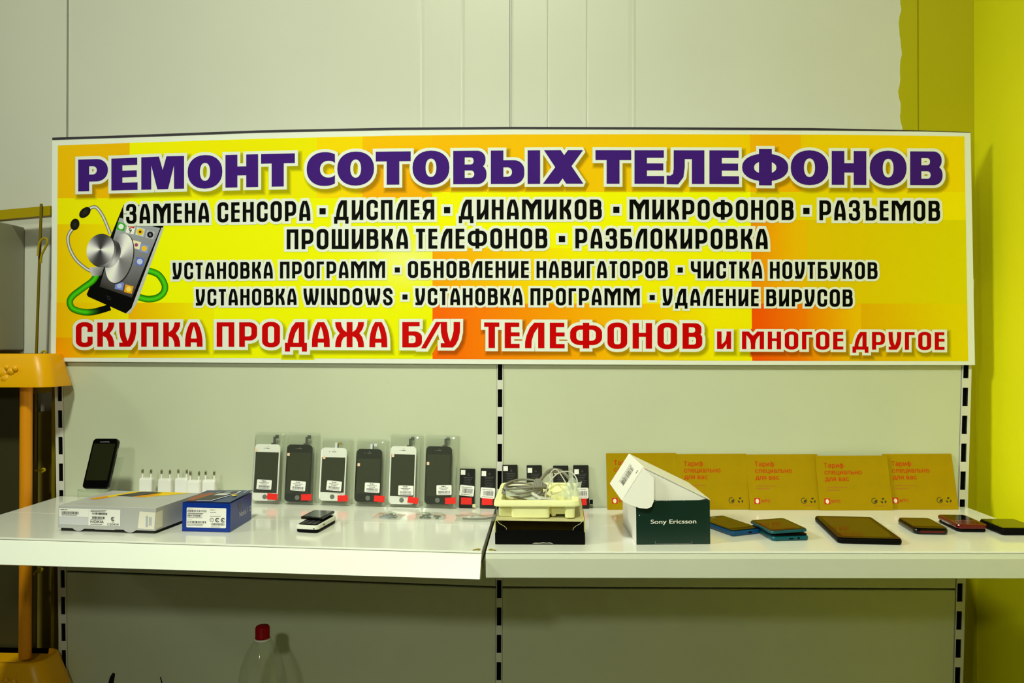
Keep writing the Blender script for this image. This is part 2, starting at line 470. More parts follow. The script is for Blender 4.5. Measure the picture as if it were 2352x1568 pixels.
mb = MB(); M_vinyl = mat('white_vinyl', (235,240,212), raw=WHITE, rough=.5, spec=.05)
M_edge = mat('dark_edge', (30,20,35), rough=.6)
xsq = [117 + (2240-117)*i/40 for i in range(41)]
topf = []; botf = []
for x in xsq:
    u = (x-117)/(2240-117)
    xt = lerp_tab(LFT, 300) + u*(lerp_tab(RGT, 300)-lerp_tab(LFT, 300)); xb = 117 + u*(2239.5-117)
    topf.append((xt, lerp_tab(TOP, xt))); botf.append((xb, lerp_tab(BOT, xb)))
off = V(signroot.location)
for t, b, y in ((topf, botf, YS),):
    F0 = [at_y(*p, YS)-off for p in topf + botf[::-1]]
    F1 = [p + V((0,.006,0)) for p in F0]
    n = len(F0)
    for i in range(40): mb.add([F0[i], F0[i+1], F0[n-2-i], F0[n-1-i]], [(0,3,2,1)], M_vinyl)
    mb.add(F0+F1, [(i,(i+1)%n,n+(i+1)%n,n+i) for i in range(n)], M_vinyl)
    mb.add(F1, [list(range(n))], M_vinyl)
mb.build('vinyl_sheet', signroot)
mb = MB()
for i in range(40):
    (xa, ya), (xb, yb) = topf[i], topf[i+1]
    ha = 5 if xa < 1900 else max(.6, 4.5*(2240-xa)/340); hb = 5 if xb < 1900 else max(.6, 4.5*(2240-xb)/340)
    q = [at_y(xa,ya-ha,YS-.001)-off, at_y(xb,yb-hb,YS-.001)-off, at_y(xb,yb,YS-.001)-off, at_y(xa,ya,YS-.001)-off]
    mb.hexa([p+V((0,.008,0)) for p in q], q, M_edge)
tag(mb.build('top_strip', signroot), 'thin dark strip along the top edge')  # dark strip following the sheet's top edge
# printed colour blocks
ink = Ink()
gx = sorted(set([133,298,728,833,993,1723,1840,1850,1973,2216] + [133+int(i*(2083/150)) for i in range(151)]))
ROW = [455,441,505,515,570,695,697,775]
cols = []
for i in range(len(gx)-1):
    x0, x1 = gx[i], gx[i+1]
    ys = sorted(set(ROW + list(range(340, 816, 17))))
    cx = (x0+x1)/2
    def px(x, y):
        u = (x-133)/(2216-133); a, b = lerp_tab(ILFT, y), lerp_tab(IRGT, y); return a + u*(b-a)
    yy0 = [lerp_tab(ITOP, x0)] + ys + [lerp_tab(IBOT, x0)]; yy1 = [lerp_tab(ITOP, x1)] + ys + [lerp_tab(IBOT, x1)]
    for j in range(len(yy0)-1):
        cy = (yy0[j]+yy0[j+1])/2
        pts = [(x0,yy0[j]), (x1,yy1[j]), (x1,yy1[j+1]), (x0,yy0[j+1])]
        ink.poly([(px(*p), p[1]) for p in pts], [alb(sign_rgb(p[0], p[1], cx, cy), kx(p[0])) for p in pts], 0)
ink.build('printed_background', signroot)

# ------------------------------------------------------------ letters
def R(x0, y0, x1, y1): return [(x0,y0),(x1,y0),(x1,y1),(x0,y1)]
def arc(cx, cy, rx, ry, a0, a1, n=7):
    return [(cx+rx*math.cos(math.radians(a0+(a1-a0)*i/n)), cy+ry*math.sin(math.radians(a0+(a1-a0)*i/n))) for i in range(n+1)]
def strip(o, i): return [[o[k], o[k+1], i[k+1], i[k]] for k in range(len(o)-1)]
def rrp(x0, y0, x1, y1, rx, ry):      # CCW from the right-hand side's lower middle, four corners
    return (arc(x1-rx, y1-ry, rx, ry, 0, 90), arc(x0+rx, y1-ry, rx, ry, 90, 180),
            arc(x0+rx, y0+ry, rx, ry, 180, 270), arc(x1-rx, y0+ry, rx, ry, 270, 360))
def ring(a, b):
    A = sum(rrp(*a), []); B = sum(rrp(*b), []); return strip(A + A[:1], B + B[:1])
def Dbowl(xs, y0, y1, x1, h, s, r, ri):   # right-hand bowl from stem xs
    h, hb = h if isinstance(h, tuple) else (h, h)
    o = [(xs,y1)] + arc(x1-r, y1-r, r, r, 90, 0) + arc(x1-r, y0+r, r, r, 0, -90) + [(xs,y0)]
    i = [(xs,y1-h)] + arc(x1-s-ri, y1-h-ri, ri, ri, 90, 0) + arc(x1-s-ri, y0+hb+ri, ri, ri, 0, -90) + [(xs,y0+hb)]
    return strip(o, i)
def mir(ps, w): return [[(w-x, y) for x, y in p] for p in ps]
def shift(ps, d): return [[(x+d, y) for x, y in p] for p in ps]
s = .195; h = .17
G = {}
O1, O2 = (0,-.015,.61,1.015,.27,.25), (.2,.165,.41,.835,.085,.09)
G['О'] = (.61, ring(O1, O2)); G['O'] = G['О']
oo = rrp(*O1); ii = rrp(*O2)
G['С'] = (.58, strip([(.585,.61)] + [(min(x,.585),y) for x,y in oo[0]+oo[1]+oo[2]+oo[3]] + [(.585,.415)],
                     [(.40,.61)] + ii[0]+ii[1]+ii[2]+ii[3] + [(.40,.415)]))
G['П'] = (.6, [R(0,0,s,1), R(.405,0,.6,1), R(0,1-h,.6,1)])
G['Н'] = (.6, [R(0,0,s,1), R(.405,0,.6,1), R(.1,.46,.5,.62)])
_i = [[(.405,.8),(.41,.32),(.395,.26),(.36,.5),(.385,.66)], [(.36,.5),(.395,.26),(.32,.12),(.28,.36)], [(.28,.36),(.32,.12),(.245,0),(.19,0),(.19,.27)]]
G['И'] = (.6, [R(0,0,s,1), R(.405,0,.6,1)] + _i)
G['N'] = (.6, mir(G['И'][1], .6))
def legA(dx=0): return strip([(.19,1),(.1,.8),(.035,.55),(.005,.3),(0,0)], [(.305,1),(.305,.84),(.245,.62),(.21,.4),(.2,0)])
G['А'] = (.61, legA() + mir(legA(), .61) + [R(.15,.18,.46,.34)])
_l = strip([(.29,1),(.15,.8),(.05,.5),(.005,.25),(0,0)], [(.415,1),(.415,.84),(.28,.58),(.21,.3),(.2,0)])
G['Л'] = (.6, _l + [R(.405,0,.6,1)])
G['Д'] = (.75, shift(strip([(.275,1),(.14,.8),(.05,.5),(.01,.25),(.0,.1)], [(.4,1),(.4,.84),(.27,.58),(.2,.3),(.19,.1)]), .09) +
          [R(.47,.05,.665,1), R(0,0,.75,.17), R(0,-.18,.175,.05), R(.575,-.18,.75,.05)])
_m = [R(0,0,s,1), [(0,1),(.31,1),(.4,.87),(.28,.68),(.19,.8)], [(.4,.87),(.5,.76),(.5,.3),(.395,.3),(.36,.52),(.28,.68)], R(.395,0,.5,.31)]
G['М'] = (.99, _m + mir(_m, .99))
_k = strip([(.59,1),(.58,.85),(.53,.7),(.43,.55),(.3,.46)], [(.39,1),(.37,.85),(.31,.7),(.2,.6),(.15,.5)]) + \
     strip([(.28,.57),(.43,.56),(.53,.4),(.58,.2),(.59,0)], [(.15,.44),(.2,.44),(.31,.37),(.375,.2),(.39,0)])
G['К'] = (.59, [R(0,0,s,1), R(.1,.44,.3,.58)] + _k)
_ka = [[(x+.405, y) for x, y in p] for p in _k] + [R(.5,.44,.7,.58)]
G['Ж'] = (1.01, [R(.405,0,.605,1)] + _ka + mir(_ka, 1.01))
G['В'] = (.61, [R(0,0,s,1)] + Dbowl(.1,.47,1,.585,.16,s,.2,.08) + Dbowl(.1,0,.63,.61,.165,s,.22,.09))
G['Р'] = (.61, [R(0,0,s,1)] + Dbowl(.1,.26,1,.61,.17,s,.25,.1))
G['Е'] = (.46, [R(0,0,s,1), R(.1,1-h,.45,1), R(.1,.465,.46,.62), R(.1,0,.46,h)])
G['Т'] = (.47, [R(0,1-h,.47,1), R(.135,0,.335,1)])
G['Ф'] = (.99, ring((0,.13,.99,.9,.3,.3), (.195,.3,.795,.73,.14,.14)) + [R(.395,0,.595,1)])
def open3(y0, y1, lo):
    o = [(0,.66)] + arc(.22, .795, .22, .22, 180, 90) + arc(.36, .795, .21, .22, 90, 0) + arc(.36, .675, .21, .2, 0, -90) + [(.2,.475)]
    i = [(.185,.66)] + arc(.26, .77, .075, .085, 180, 90) + arc(.30, .77, .08, .085, 90, 0) + arc(.30, .69, .08, .075, 0, -90) + [(.2,.615)]
    o2 = [(.2,.6)] + arc(.37, .37, .22, .23, 90, 0) + arc(.37, .21, .22, .225, 0, -90) + arc(.22, .21, .22, .225, 270, 180) + [(0,.35)]
    i2 = [(.2,.46)] + arc(.31, .36, .085, .09, 90, 0) + arc(.31, .235, .085, .09, 0, -90) + arc(.27, .235, .085, .09, 270, 180) + [(.185,.35)]
    return strip(o, i) + strip(o2, i2)
G['З'] = (.59, open3(0,0,0))
G['Б'] = (.6, [R(0,0,s,1), R(0,1-h,.53,1)] + Dbowl(.1,0,.63,.6,.165,s,.22,.09))
_u = strip([(0,1),(.01,.6),(.05,.36),(.13,.16)], [(.2,1),(.205,.65),(.24,.42),(.3,.22)]) + \
     strip([(.6,1),(.595,.6),(.55,.32),(.47,.12),(.38,0)], [(.4,1),(.4,.65),(.35,.4),(.29,.22),(.15,.0)]) + \
     [[(.13,.16),(.3,.23),(.3,0),(.1,0)], R(.005,0,.25,.17)]
G['У'] = (.6, _u)
G['Ч'] = (.6, [R(.405,0,.6,1)] + strip([(0,1),(0,.62),(.05,.46),(.16,.37),(.42,.37)], [(.195,1),(.195,.68),(.215,.59),(.28,.54),(.42,.53)]))
G['Ш'] = (.87, [R(0,0,s,1), R(.337,0,.533,1), R(.675,0,.87,1), R(0,0,.87,h)])
G['Ъ'] = (.7, [R(0,1-h,.2,1), R(.12,0,.315,1)] + Dbowl(.2,0,.63,.7,.165,s,.22,.09))
G['Я'] = (.6, [R(.405,0,.6,1)] + mir(Dbowl(.1,.37,1,.6,.165,s,.22,.09), .6) + strip([(.16,.45),(.1,.3),(.02,.1),(0,0)], [(.42,.4),(.3,.28),(.22,.12),(.2,0)]))
G['Г'] = (.46, [R(0,0,s,1), R(0,1-h,.46,1)])
G['I'] = (.195, [R(0,0,s,1)])
G['D'] = (.61, [R(0,0,s,1)] + Dbowl(.1,0,1,.61,.17,s,.26,.1))
_w = strip([(0,1),(.01,.7),(.06,.4),(.185,0)], [(.19,1),(.2,.7),(.27,.32),(.37,0)]) + strip([(.56,1),(.56,.7),(.5,.32),(.37,0)], [(.37,1),(.36,.65),(.31,.3),(.21,0)])
G['W'] = (.93, _w + shift(_w, .37))
_c = [(.5,.66),(.49,.8),(.41,.915),(.3,.93),(.18,.91),(.1,.8),(.1,.7),(.16,.58),(.3,.5),(.43,.42),(.5,.3),(.5,.2),(.42,.09),(.3,.07),(.17,.085),(.1,.19),(.1,.34)]
def thick(c, w):
    o = []; i = []
    for k, p in enumerate(c):
        a, b = c[max(k-1,0)], c[min(k+1,len(c)-1)]; dx, dy = b[0]-a[0], b[1]-a[1]; L = math.hypot(dx,dy)
        o.append((p[0]-dy/L*w, p[1]+dx/L*w)); i.append((p[0]+dy/L*w, p[1]-dx/L*w))
    return strip(o, i)
G['S'] = (.6, thick(_c, .095))
G['/'] = (.6, [[(0,-.04),(.16,-.04),(.64,1),(.47,1)]])
# heavy wide headline letters
H = {}
def ell(cx, cy, rx, ry, a0=0, a1=360, n=28, p=2.2):
    out = []
    for k in range(n+1):
        t = math.radians(a0+(a1-a0)*k/n); c, q = math.cos(t), math.sin(t)
        out.append((cx+rx*math.copysign(abs(c)**(2/p), c), cy+ry*math.copysign(abs(q)**(2/p), q)))
    return out
H['О'] = (1.06, strip(ell(.53,.5,.53,.515), ell(.53,.5,.155,.275)))
H['Е'] = (.82, [R(0,0,.345,1), R(.2,.775,.81,1), R(.2,.40,.795,.61), R(.2,0,.82,.235)])
H['Р'] = (.94, [R(0,0,.345,1)] + Dbowl(.3,.30,1,.94,.22,.355,.345,.125))
_hm = [R(0,0,.305,1), [(0,1),(.54,1),(.655,.45),(.655,0),(.49,0),(.3,.78)]]
H['М'] = (1.31, _hm + mir(_hm, 1.31))
H['М'] = (1.31, [R(0,0,.305,1), R(1.0,0,1.31,1), [(.2,1),(.54,1),(.82,0),(.49,0),(.25,.95)], [(1.11,1),(.77,1),(.49,0),(.82,0),(1.06,.95)]])
H['Н'] = (1.0, [R(0,0,.365,1), R(.635,0,1,1), R(.2,.365,.8,.64)])
H['Т'] = (1.04, [R(0,.705,1.04,1), R(.325,0,.70,1)])
H['С'] = (.84, strip([(min(x,.84),y) for x,y in ell(.53,.5,.53,.515,58,302)], [(min(x,.84),y) for x,y in ell(.64,.495,.25,.255,42,318)]))
H['В'] = (1.0, [R(0,0,.345,1)] + Dbowl(.3,.46,1,.97,(.2,.13),.36,.25,.09) + Dbowl(.3,0,.59,1.0,(.18,.19),.37,.27,.1))
H['Ь'] = (1.0, [R(0,0,.375,1)] + Dbowl(.3,0,.71,1.0,.215,.37,.30,.13))
H['І'] = (.375, [R(0,0,.375,1)])
H['Х'] = (1.2, [[(.03,1),(.53,1),(1.2,0),(.69,0)], [(1.19,1),(.74,1),(0,0),(.47,0)]])
H['Л'] = (1.12, [R(.75,0,1.12,1), R(.21,.74,.9,1)] + strip([(.21,1),(.21,.45),(.19,.3),(.12,.245),(0,.25)], [(.54,1),(.54,.5),(.5,.2),(.34,-.015),(0,-.01)]))
H['Ф'] = (1.37, strip(ell(.685,.5,.685,.41), ell(.685,.5,.33,.185)) + [R(.5,-.03,.88,1.05)])

def area(p): return sum(p[i][0]*p[(i+1)%len(p)][1]-p[(i+1)%len(p)][0]*p[i][1] for i in range(len(p)))/2
def clean(p, tol=1e-4):
    q = []
    for a in p:
        if not q or math.hypot(a[0]-q[-1][0], a[1]-q[-1][1]) > tol: q.append(a)
    if len(q) > 1 and math.hypot(q[0][0]-q[-1][0], q[0][1]-q[-1][1]) < tol: q.pop()
    return q
def union(polys, tol=1e-4):
    vs = []; fs = []
    for p in polys:
        p = clean(p, tol)
        if len(p) < 3 or abs(area(p)) < tol*10*min(1, tol*1e4): continue
        if area(p) < 0: p = p[::-1]
        fs.append(list(range(len(vs), len(vs)+len(p)))); vs += [V(a) for a in p]
    r = delaunay_2d_cdt(vs, [], fs, 1, tol)
    tris = [t for t, o in zip(r[2], r[5]) if o]
    return [(v.x, v.y) for v in r[0]], tris
def outline(vs, tris, w):             # grow a filled shape by w: border edges become quads, corners mitred
    ed = {}
    for t in tris:
        if area([vs[i] for i in t]) < 0: t = t[::-1]
        for a, b in zip(t, list(t[1:])+[t[0]]):
            if (b, a) in ed: del ed[(b, a)]
            else: ed[(a, b)] = 1
    nxt = {}
    for a, b in ed: nxt.setdefault(a, []).append(b)
    P = []
    nrm = {}
    for a, b in ed:
        dx, dy = vs[b][0]-vs[a][0], vs[b][1]-vs[a][1]; L = math.hypot(dx, dy) or 1
        n = (dy/L*w, -dx/L*w); nrm[(a, b)] = n
        P.append([vs[a], (vs[a][0]+n[0], vs[a][1]+n[1]), (vs[b][0]+n[0], vs[b][1]+n[1]), vs[b]])
    for a, b in ed:
        for c in nxt.get(b, []):
            n1, n2 = nrm[(a,b)], nrm[(b,c)]
            if n1[0]*n2[1]-n1[1]*n2[0] > 1e-6*w*w:
                k = (n1[0]*n2[0]+n1[1]*n2[1])/(w*w); mx, my = n1[0]+n2[0], n1[1]+n2[1]
                q = vs[b]; pl = [q, (q[0]+n1[0], q[1]+n1[1])]
                if k > -.5:
                    f = 1/(1+k); pl.append((q[0]+mx*f, q[1]+my*f))
                pl.append((q[0]+n2[0], q[1]+n2[1])); P.append(pl)
    return P
PURPLE = (62,26,112); BLACKI = (3,3,1); RED = (196,0,0); OUT = (233,238,212)
def letters(inkm, glyphs, text, x0, x1, ytab, btab, colour, wout, gap=.165, shadow=None, spans=None, par=0):
    ws = [glyphs[c][0] for c in text]; tot = sum(ws) + gap*(len(ws)-1); u = (x1-x0)/tot; x = x0
    for k, c in enumerate(text):
        gw, polys = glyphs[c]
        a, b = spans[k] if spans else (x, x + gw*u)
        def m(p):
            X = a + p[0]/gw*(b-a); yt, yb = lerp_tab(ytab, X), lerp_tab(btab, X); return (X, yb + p[1]*(yt-yb))
        vs, tr = union([[m(p) for p in q] for q in polys])
        grow = outline(vs, tr, wout)
        base = [[vs[i] for i in t] for t in tr]
        ov, ot = union(base + grow)
        kk = kx(a); pp = (k + par) % 2
        if shadow:
            for j, (extra, f) in enumerate(((6.2,.90), (4.6,.79), (3.1,.68), (1.7,.57), (.3,.47))):
                gv, gt = union(base + outline(vs, tr, wout + extra)) if extra > .4 else (ov, ot)
                gv = [(p[0]+shadow[0], p[1]+shadow[1]) for p in gv]
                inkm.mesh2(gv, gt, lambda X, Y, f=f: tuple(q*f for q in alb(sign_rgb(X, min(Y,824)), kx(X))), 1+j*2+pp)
        inkm.mesh2(ov, ot, lambda X, Y: WHITE, 12 + pp)
        inkm.mesh2(vs, tr, lambda X, Y: alb(colour, 1.0), 17)
        x += (gw + gap)*u
def square(inkm, x0, y0, x1, y1, w=6.2):
    inkm.poly([(x0-w,y0-w),(x1+w,y0-w),(x1+w,y1+w),(x0-w,y1+w)], WHITE, 12)
    inkm.poly([(x0,y0),(x1,y0),(x1,y1),(x0,y1)], alb(BLACKI), 17)

HT = [(180,366.4),(290,363),(370,359),(470,357),(555,354.8),(640,352.8),(740,350.4),(900,347.7),(1080,346),(1300,344.6),(1400,344.8),(1650,345.2),(1950,346.6),(2165,347.7)]
HB = [(180,439.3),(285,436.8),(375,434.3),(470,432),(555,430),(640,428.4),(740,425.8),(900,424),(1080,422.7),(1300,421.8),(1490,421.9),(1660,422.5),(1950,424.5),(2165,425.2)]
for word, sp in (('РЕМОНТ', [(179.6,248),(255.7,316),(324.5,422.8),(430.9,510.8),(517.7,592.9),(599.5,677.3)]),
                 ('СОТОВЬІХ', [(704.4,770.2),(774.6,859.2),(863,943.4),(947.3,1032.4),(1041,1117.5),(1127.3,1204.4),(1211.8,1240.7),(1247,1340)]),
                 ('ТЕЛЕФОНОВ', [(1367.6,1449.9),(1457.2,1525.7),(1531,1617.9),(1629.4,1697.5),(1704.4,1810.8),(1816.1,1902.6),(1910.3,1989.9),(1997.5,2082.5),(2090.5,2165.1)])):
    ik = Ink(); letters(ik, H, word, 0, 1, HT, HB, PURPLE, 6.9, shadow=(5,7), spans=sp)
    tag(ik.build('headline_lettering', signroot), 'heavy purple headline letters with white outline')
T2 = [(290,469),(480,465.4),(600,463),(760,459.8),(1000,458.3),(1200,458),(1450,458),(1820,459.5),(2160,461)]
B2 = [(290,513.2),(480,510.8),(600,509),(760,505.5),(1000,504),(1200,503.7),(1450,503.3),(1820,505.4),(2160,507.3)]
T3 = [(655,526.6),(937,525),(1260,524.5),(1770,525.4)]; B3 = [(655,572.2),(937,571.2),(1260,570.1),(1770,571.9)]
T4 = [(396,603),(627,601),(885,599.7),(1200,599.3),(1530,599.6),(1750,600.6),(2016,602)]
B4 = [(396,641.3),(627,639.4),(885,637.9),(1200,638),(1530,638.6),(1750,639.8),(2016,640.7)]
T5 = [(449,663.8),(681,662.3),(900,661.9),(1200,661.8),(1470,662),(1742,664),(1960,664.6)]
B5 = [(449,701.7),(681,700.3),(900,700.7),(1200,700.8),(1470,701),(1742,703),(1960,704)]
T6 = [(174,740.4),(465,740),(890,739.4),(1057,739.2),(1112,740.2),(1613,741.9)]
B6 = [(174,796),(465,796.2),(890,797.3),(1057,797.9),(1112,799),(1613,801)]
T7 = [(1646,760.9),(1937,761.8),(2170,762.6)]; B7 = [(1646,801.2),(1937,802.4),(2170,803.2)]
for words, t, b, col, wo, sh, sq in (
    ((('ЗАМЕНА',289.6,480.3),('СЕНСОРА',499.4,713),('ДИСПЛЕЯ',767.2,997.5),('ДИНАМИКОВ',1053.6,1382.3),('МИКРОФОНОВ',1445.8,1822.9),('РАЗЪЕМОВ',1882,2159.3)),
     T2, B2, BLACKI, 6.2, None, ((733.8,477.7,748.1,492.1),(1019.7,475.3,1034,489.6),(1408.5,474.6,1422.8,489),(1844.9,476.8,1859.4,491.4))),
    ((('ПРОШИВКА',658.5,937.5),('ТЕЛЕФОНОВ',955.4,1257.3),('РАЗБЛОКИРОВКА',1321.4,1763.5)), T3, B3, BLACKI, 6.2, None, ((1283.5,541.5,1298,555.8),)),
    ((('УСТАНОВКА',396.4,626.7),('ПРОГРАММ',643.1,884.4),('ОБНОВЛЕНИЕ',936.8,1214.5),('НАВИГАТОРОВ',1232.2,1533.8),('ЧИСТКА',1586.6,1750.7),('НОУТБУКОВ',1768.4,2015.6)),
     T4, B4, BLACKI, 5.2, None, ((906.7,613.9,918.4,625.6),(1556.3,613.9,1568.5,626))),
    ((('УСТАНОВКА',449.5,681.2),('WINDOWS',696.9,902.2),('УСТАНОВКА',953.9,1200.4),('ПРОГРАММ',1218.4,1469.4),('УДАЛЕНИЕ',1521.9,1742.5),('ВИРУСОВ',1759.9,1958.7)),
     T5, B5, BLACKI, 5.2, None, ((924.3,675.9,936,687.8),(1492,677,1504,689))),
    ((('СКУПКА',174,465.4),('ПРОДАЖА',497.5,889.6),('Б',924,969.2),('/',966.9,1010.8),('У',1012,1056.7),('ТЕЛЕФОНОВ',1111.9,1613.1)), T6, B6, RED, 7.2, (4,6), ()),
    ((('И',1646.9,1679.3),('МНОГОЕ',1704.3,1937.1),('ДРУГОЕ',1957.9,2169.6)), T7, B7, RED, 6.0, (4,6), ())):
    ik = Ink()
    for n, (tx, x0, x1) in enumerate(words): letters(ik, G, tx, x0, x1, t, b, col, wo, shadow=sh, par=n)
    for q in sq: square(ik, *q, w=wo)
    tag(ik.build('lettering', signroot), 'red letters with white outline' if col == RED else 'black letters with white outline')

# ------------------------------------------------------------ printed picture: phone and stethoscope
def zp(p): return (100 + p[0]/3.92, 450 + p[1]/3.92)
def A(r, g, b): return alb((r,g,b), .9)
def stroke(ik, pts, wd, cols, lvl, n=6, wend=None):     # shaded tube across 5 tones
    c = catmull([(*zp(p), 0) for p in pts], n); c = [(p.x, p.y) for p in c]; N = len(c)
    for k in range(N-1):
        q = []
        for j in (k, k+1):
            a, b = c[max(j-1,0)], c[min(j+1,N-1)]; dx, dy = b[0]-a[0], b[1]-a[1]; L = math.hypot(dx,dy) or 1
            q.append([(c[j][0]-dy/L*wd*t, c[j][1]+dx/L*wd*t) for t in (-1,-.5,0,.5,1)])
        cc = cols(k/(N-1)) if callable(cols) else cols
        for t in range(4): ik.poly([q[0][t], q[1][t], q[1][t+1], q[0][t+1]], [cc[t], cc[t], cc[t+1], cc[t+1]], lvl)
def disc2(ik, cx, cy, rx, ry, rot, cfun, lvl, n=40):
    pts = []
    for k in range(n):
        t = 2*math.pi*k/n; x, y = rx*math.cos(t), ry*math.sin(t); r = math.radians(rot)
        pts.append(zp((cx + x*math.cos(r)-y*math.sin(r), cy + x*math.sin(r)+y*math.cos(r))))
    c = zp((cx, cy))
    for k in range(n):
        t0, t1 = 360*k/n, 360*(k+1)/n
        ik.poly([c, pts[k], pts[(k+1)%n]], [cfun((t0+t1)/2, 0), cfun(t0, 1), cfun(t1, 1)], lvl)
ik = Ink()
GR = lambda f: [A(20*f,90*f,0), A(60*f,175*f,10), A(75*f,205*f,20), A(50*f,160*f,5), A(15*f,80*f,0)]
stroke(ik, [(930,668),(1030,705),(1088,790),(1085,860),(1030,912),(940,928),(845,905)], 7.6, GR(1), 1)
ik.poly([zp(p) for p in ((720,80),(790,60),(1040,130),(1080,280),(1062,290),(792,1010),(740,1057),(400,905),(388,885))], A(6,6,5), 2)
ik.poly([zp(p) for p in ((1062,285),(1084,285),(842,960),(780,1056),(742,1058),(792,1008))], A(185,188,170), 3)
ik.poly([zp(p) for p in ((683,195),(1050,290),(795,915),(505,815))], [A(165,172,165),A(150,155,150),A(60,55,50),A(50,45,40)], 3)
def icon(c, e1, e2, col, lvl, sub=None):
    ik.poly([zp(q) for q in ((c[0]-e1[0]-e2[0],c[1]-e1[1]-e2[1]), (c[0]+e1[0]-e2[0],c[1]+e1[1]-e2[1]), (c[0]+e1[0]+e2[0],c[1]+e1[1]+e2[1]), (c[0]-e1[0]+e2[0],c[1]-e1[1]+e2[1]))], col, lvl)
e1, e2 = (36,9), (-8,34)
for c, col, dot, dr in (((698,275),A(60,170,40),A(225,235,220),24), ((782,303),A(235,235,225),None,0), ((870,322),A(200,215,190),A(235,190,20),30),
                        ((960,348),A(175,175,170),A(25,25,25),28), ((835,440),A(235,225,170),A(140,70,110),16), ((907,472),A(130,150,200),A(250,190,40),26),
                        ((866,590),A(90,110,190),A(190,200,230),26), ((683,808),A(120,135,195),A(170,185,220),22), ((767,838),A(240,160,20),A(250,215,90),24)):
    icon(c, e1, e2, col, 4)
    if dot: disc2(ik, c[0], c[1], dr, dr, 0, lambda t, r, d=dot: d, 5, 16)
disc2(ik, 870, 322, 12, 12, 0, lambda t, r: A(90,45,10), 6, 14)
icon((790,278), (28,7), (-2,8), A(200,40,30), 5)
fr = text2d('9', .01); nx = max(v[0] for v in fr[0])
ik.mesh2([zp((766+a*58, 327-b*58+a*12)) for a, b in fr[0]], fr[1], A(15,15,15), 6)
disc2(ik, 960, 348, 10, 12, 0, lambda t, r: A(120,120,125), 6, 12)
for q in (((568,895),(598,905),(606,935),(580,932)),): ik.poly([zp(p) for p in q], A(45,45,45), 4)
ik.poly([zp(p) for p in ((575,902),(594,909),(600,928),(583,926))], A(6,6,5), 5)
ik.build('phone_picture', signroot)
ik = Ink()
SV = [A(60,60,50), A(150,150,140), A(238,240,230), A(170,170,160), A(45,45,40)]
stroke(ik, [(270,285),(222,360),(232,460),(290,570),(380,650),(440,680)], 3.8, SV, 8)
stroke(ik, [(415,110),(470,100),(525,165),(565,250),(600,340)], 3.8, SV, 8)
disc2(ik, 372, 148, 60, 38, -42, lambda t, r: A(10,10,8) if r else A(45,42,30), 9)
disc2(ik, 282, 255, 40, 52, 15, lambda t, r: A(10,10,8) if r else A(45,42,30), 9)
def brushed(t, r, ph=0, lo=70, hi=235):
    v = .5+.5*math.cos(math.radians(2*(t-ph))); q = lo+(hi-lo)*(v**1.3); return A(q,q,q*.94)
disc2(ik, 690, 565, 118, 232, 14, lambda t, r: A(35,33,28), 7)
disc2(ik, 682, 560, 118, 228, 14, lambda t, r: brushed(t, r, 115, 120, 238), 8)
disc2(ik, 600, 520, 92, 130, 18, lambda t, r: brushed(t, r, 40, 60, 200), 9)
disc2(ik, 530, 495, 122, 148, 20, lambda t, r: brushed(t, r, 200, 50, 170), 10)
disc2(ik, 512, 482, 122, 145, 20, lambda t, r: brushed(t, r, 165, 60, 240), 11)
ik.poly([zp(p) for p in ((415,640),(545,640),(520,715),(430,720))], [A(200,200,190),A(120,120,110),A(80,80,70),A(190,190,180)], 9)
def gt(t): return GR(1 if t < .72 else max(.05, 1-(t-.72)*6))
stroke(ik, [(480,705),(440,765),(345,835),(262,900),(236,955),(262,1012),(345,1042),(430,1045),(520,1025),(600,1000)], 7.4, gt, 6, 8)
tag(ik.build('stethoscope_picture', signroot), 'printed stethoscope with green tube and steel disc')
# ============================================================ things on the shelves
M_wht = mat('white_plastic', (236,240,222), .95, rough=.3)
M_metal = mat('steel_pin', (150,150,110), rough=.25, metal=.9)
M_blk = mat('black_gloss', (5,5,5), rough=.12, spec=.28)
M_blkm = mat('black_matte', (7,7,6), rough=.5, spec=.06)
M_glass = mat('screen_glass', (5,5,4), rough=.09, spec=.14)
M_scr = mat('phone_screen_off', (30,32,12), rough=.18, spec=.35)
M_lab = mat('label_paper', (240,243,232), .98, rough=.5)
M_prn = mat('label_print', (40,40,40), rough=.6)
M_red = mat('red_price_sticker', (255,4,2), .85, raw=(.85,.008,.004), rough=.5)
M_acr = clear_mat('clear_acrylic', (.95,.965,.94), .28, .05, .03)
M_blis = clear_mat('clear_blister', (.965,.975,.96), .30, .13, .05)
M_bag = clear_mat('clear_bag', (.92,.93,.90), .40, .14, .16)

# ---- black smartphone on a clear stand
th = math.radians(23)
stx = at_y(223, 1120, -.125).x; stz = at_y(223, 1121, -.125).z; tz = zs(stx)
stand = thing('phone_stand', 'clear acrylic stand holding up the black smartphone behind the grey box', 'stand', (stx, -.125, tz), (0, tilt(stx), 0))
H0 = stz - tz - .001
mb = MB(); t = .0022; w0, w1 = -.034, .030
path = [(-.012, H0+.006), (-.012, H0), (.004, H0-.003), (.05, H0-.003+.105), (.075, .0015), (-.02, .0015), (-.02, 0), (.0775, 0), (.0525, H0-.003+.109), (.0025, H0-.0055), (-.014, H0-.0025), (-.014, H0+.006)]
path = [(-.0120,H0+.004),(-.0120,.003),(-.0145,.003),(-.0145,H0+.004)]
mb.box((w0, -.0135, .0022), (w1, -.0113, H0+.0015), M_acr)                      # front upstand
mb.box((w0, -.0135, 0), (w1, .085, .0021), M_acr)                                # foot
mb.hexa([(w0,-.0112,H0-.0028),(w1,-.0112,H0-.0028),(w1,.006,H0-.010),(w0,.006,H0-.010)], [(w0,-.0112,H0-.0006),(w1,-.0112,H0-.0006),(w1,.006,H0-.0078),(w0,.006,H0-.0078)], M_acr)
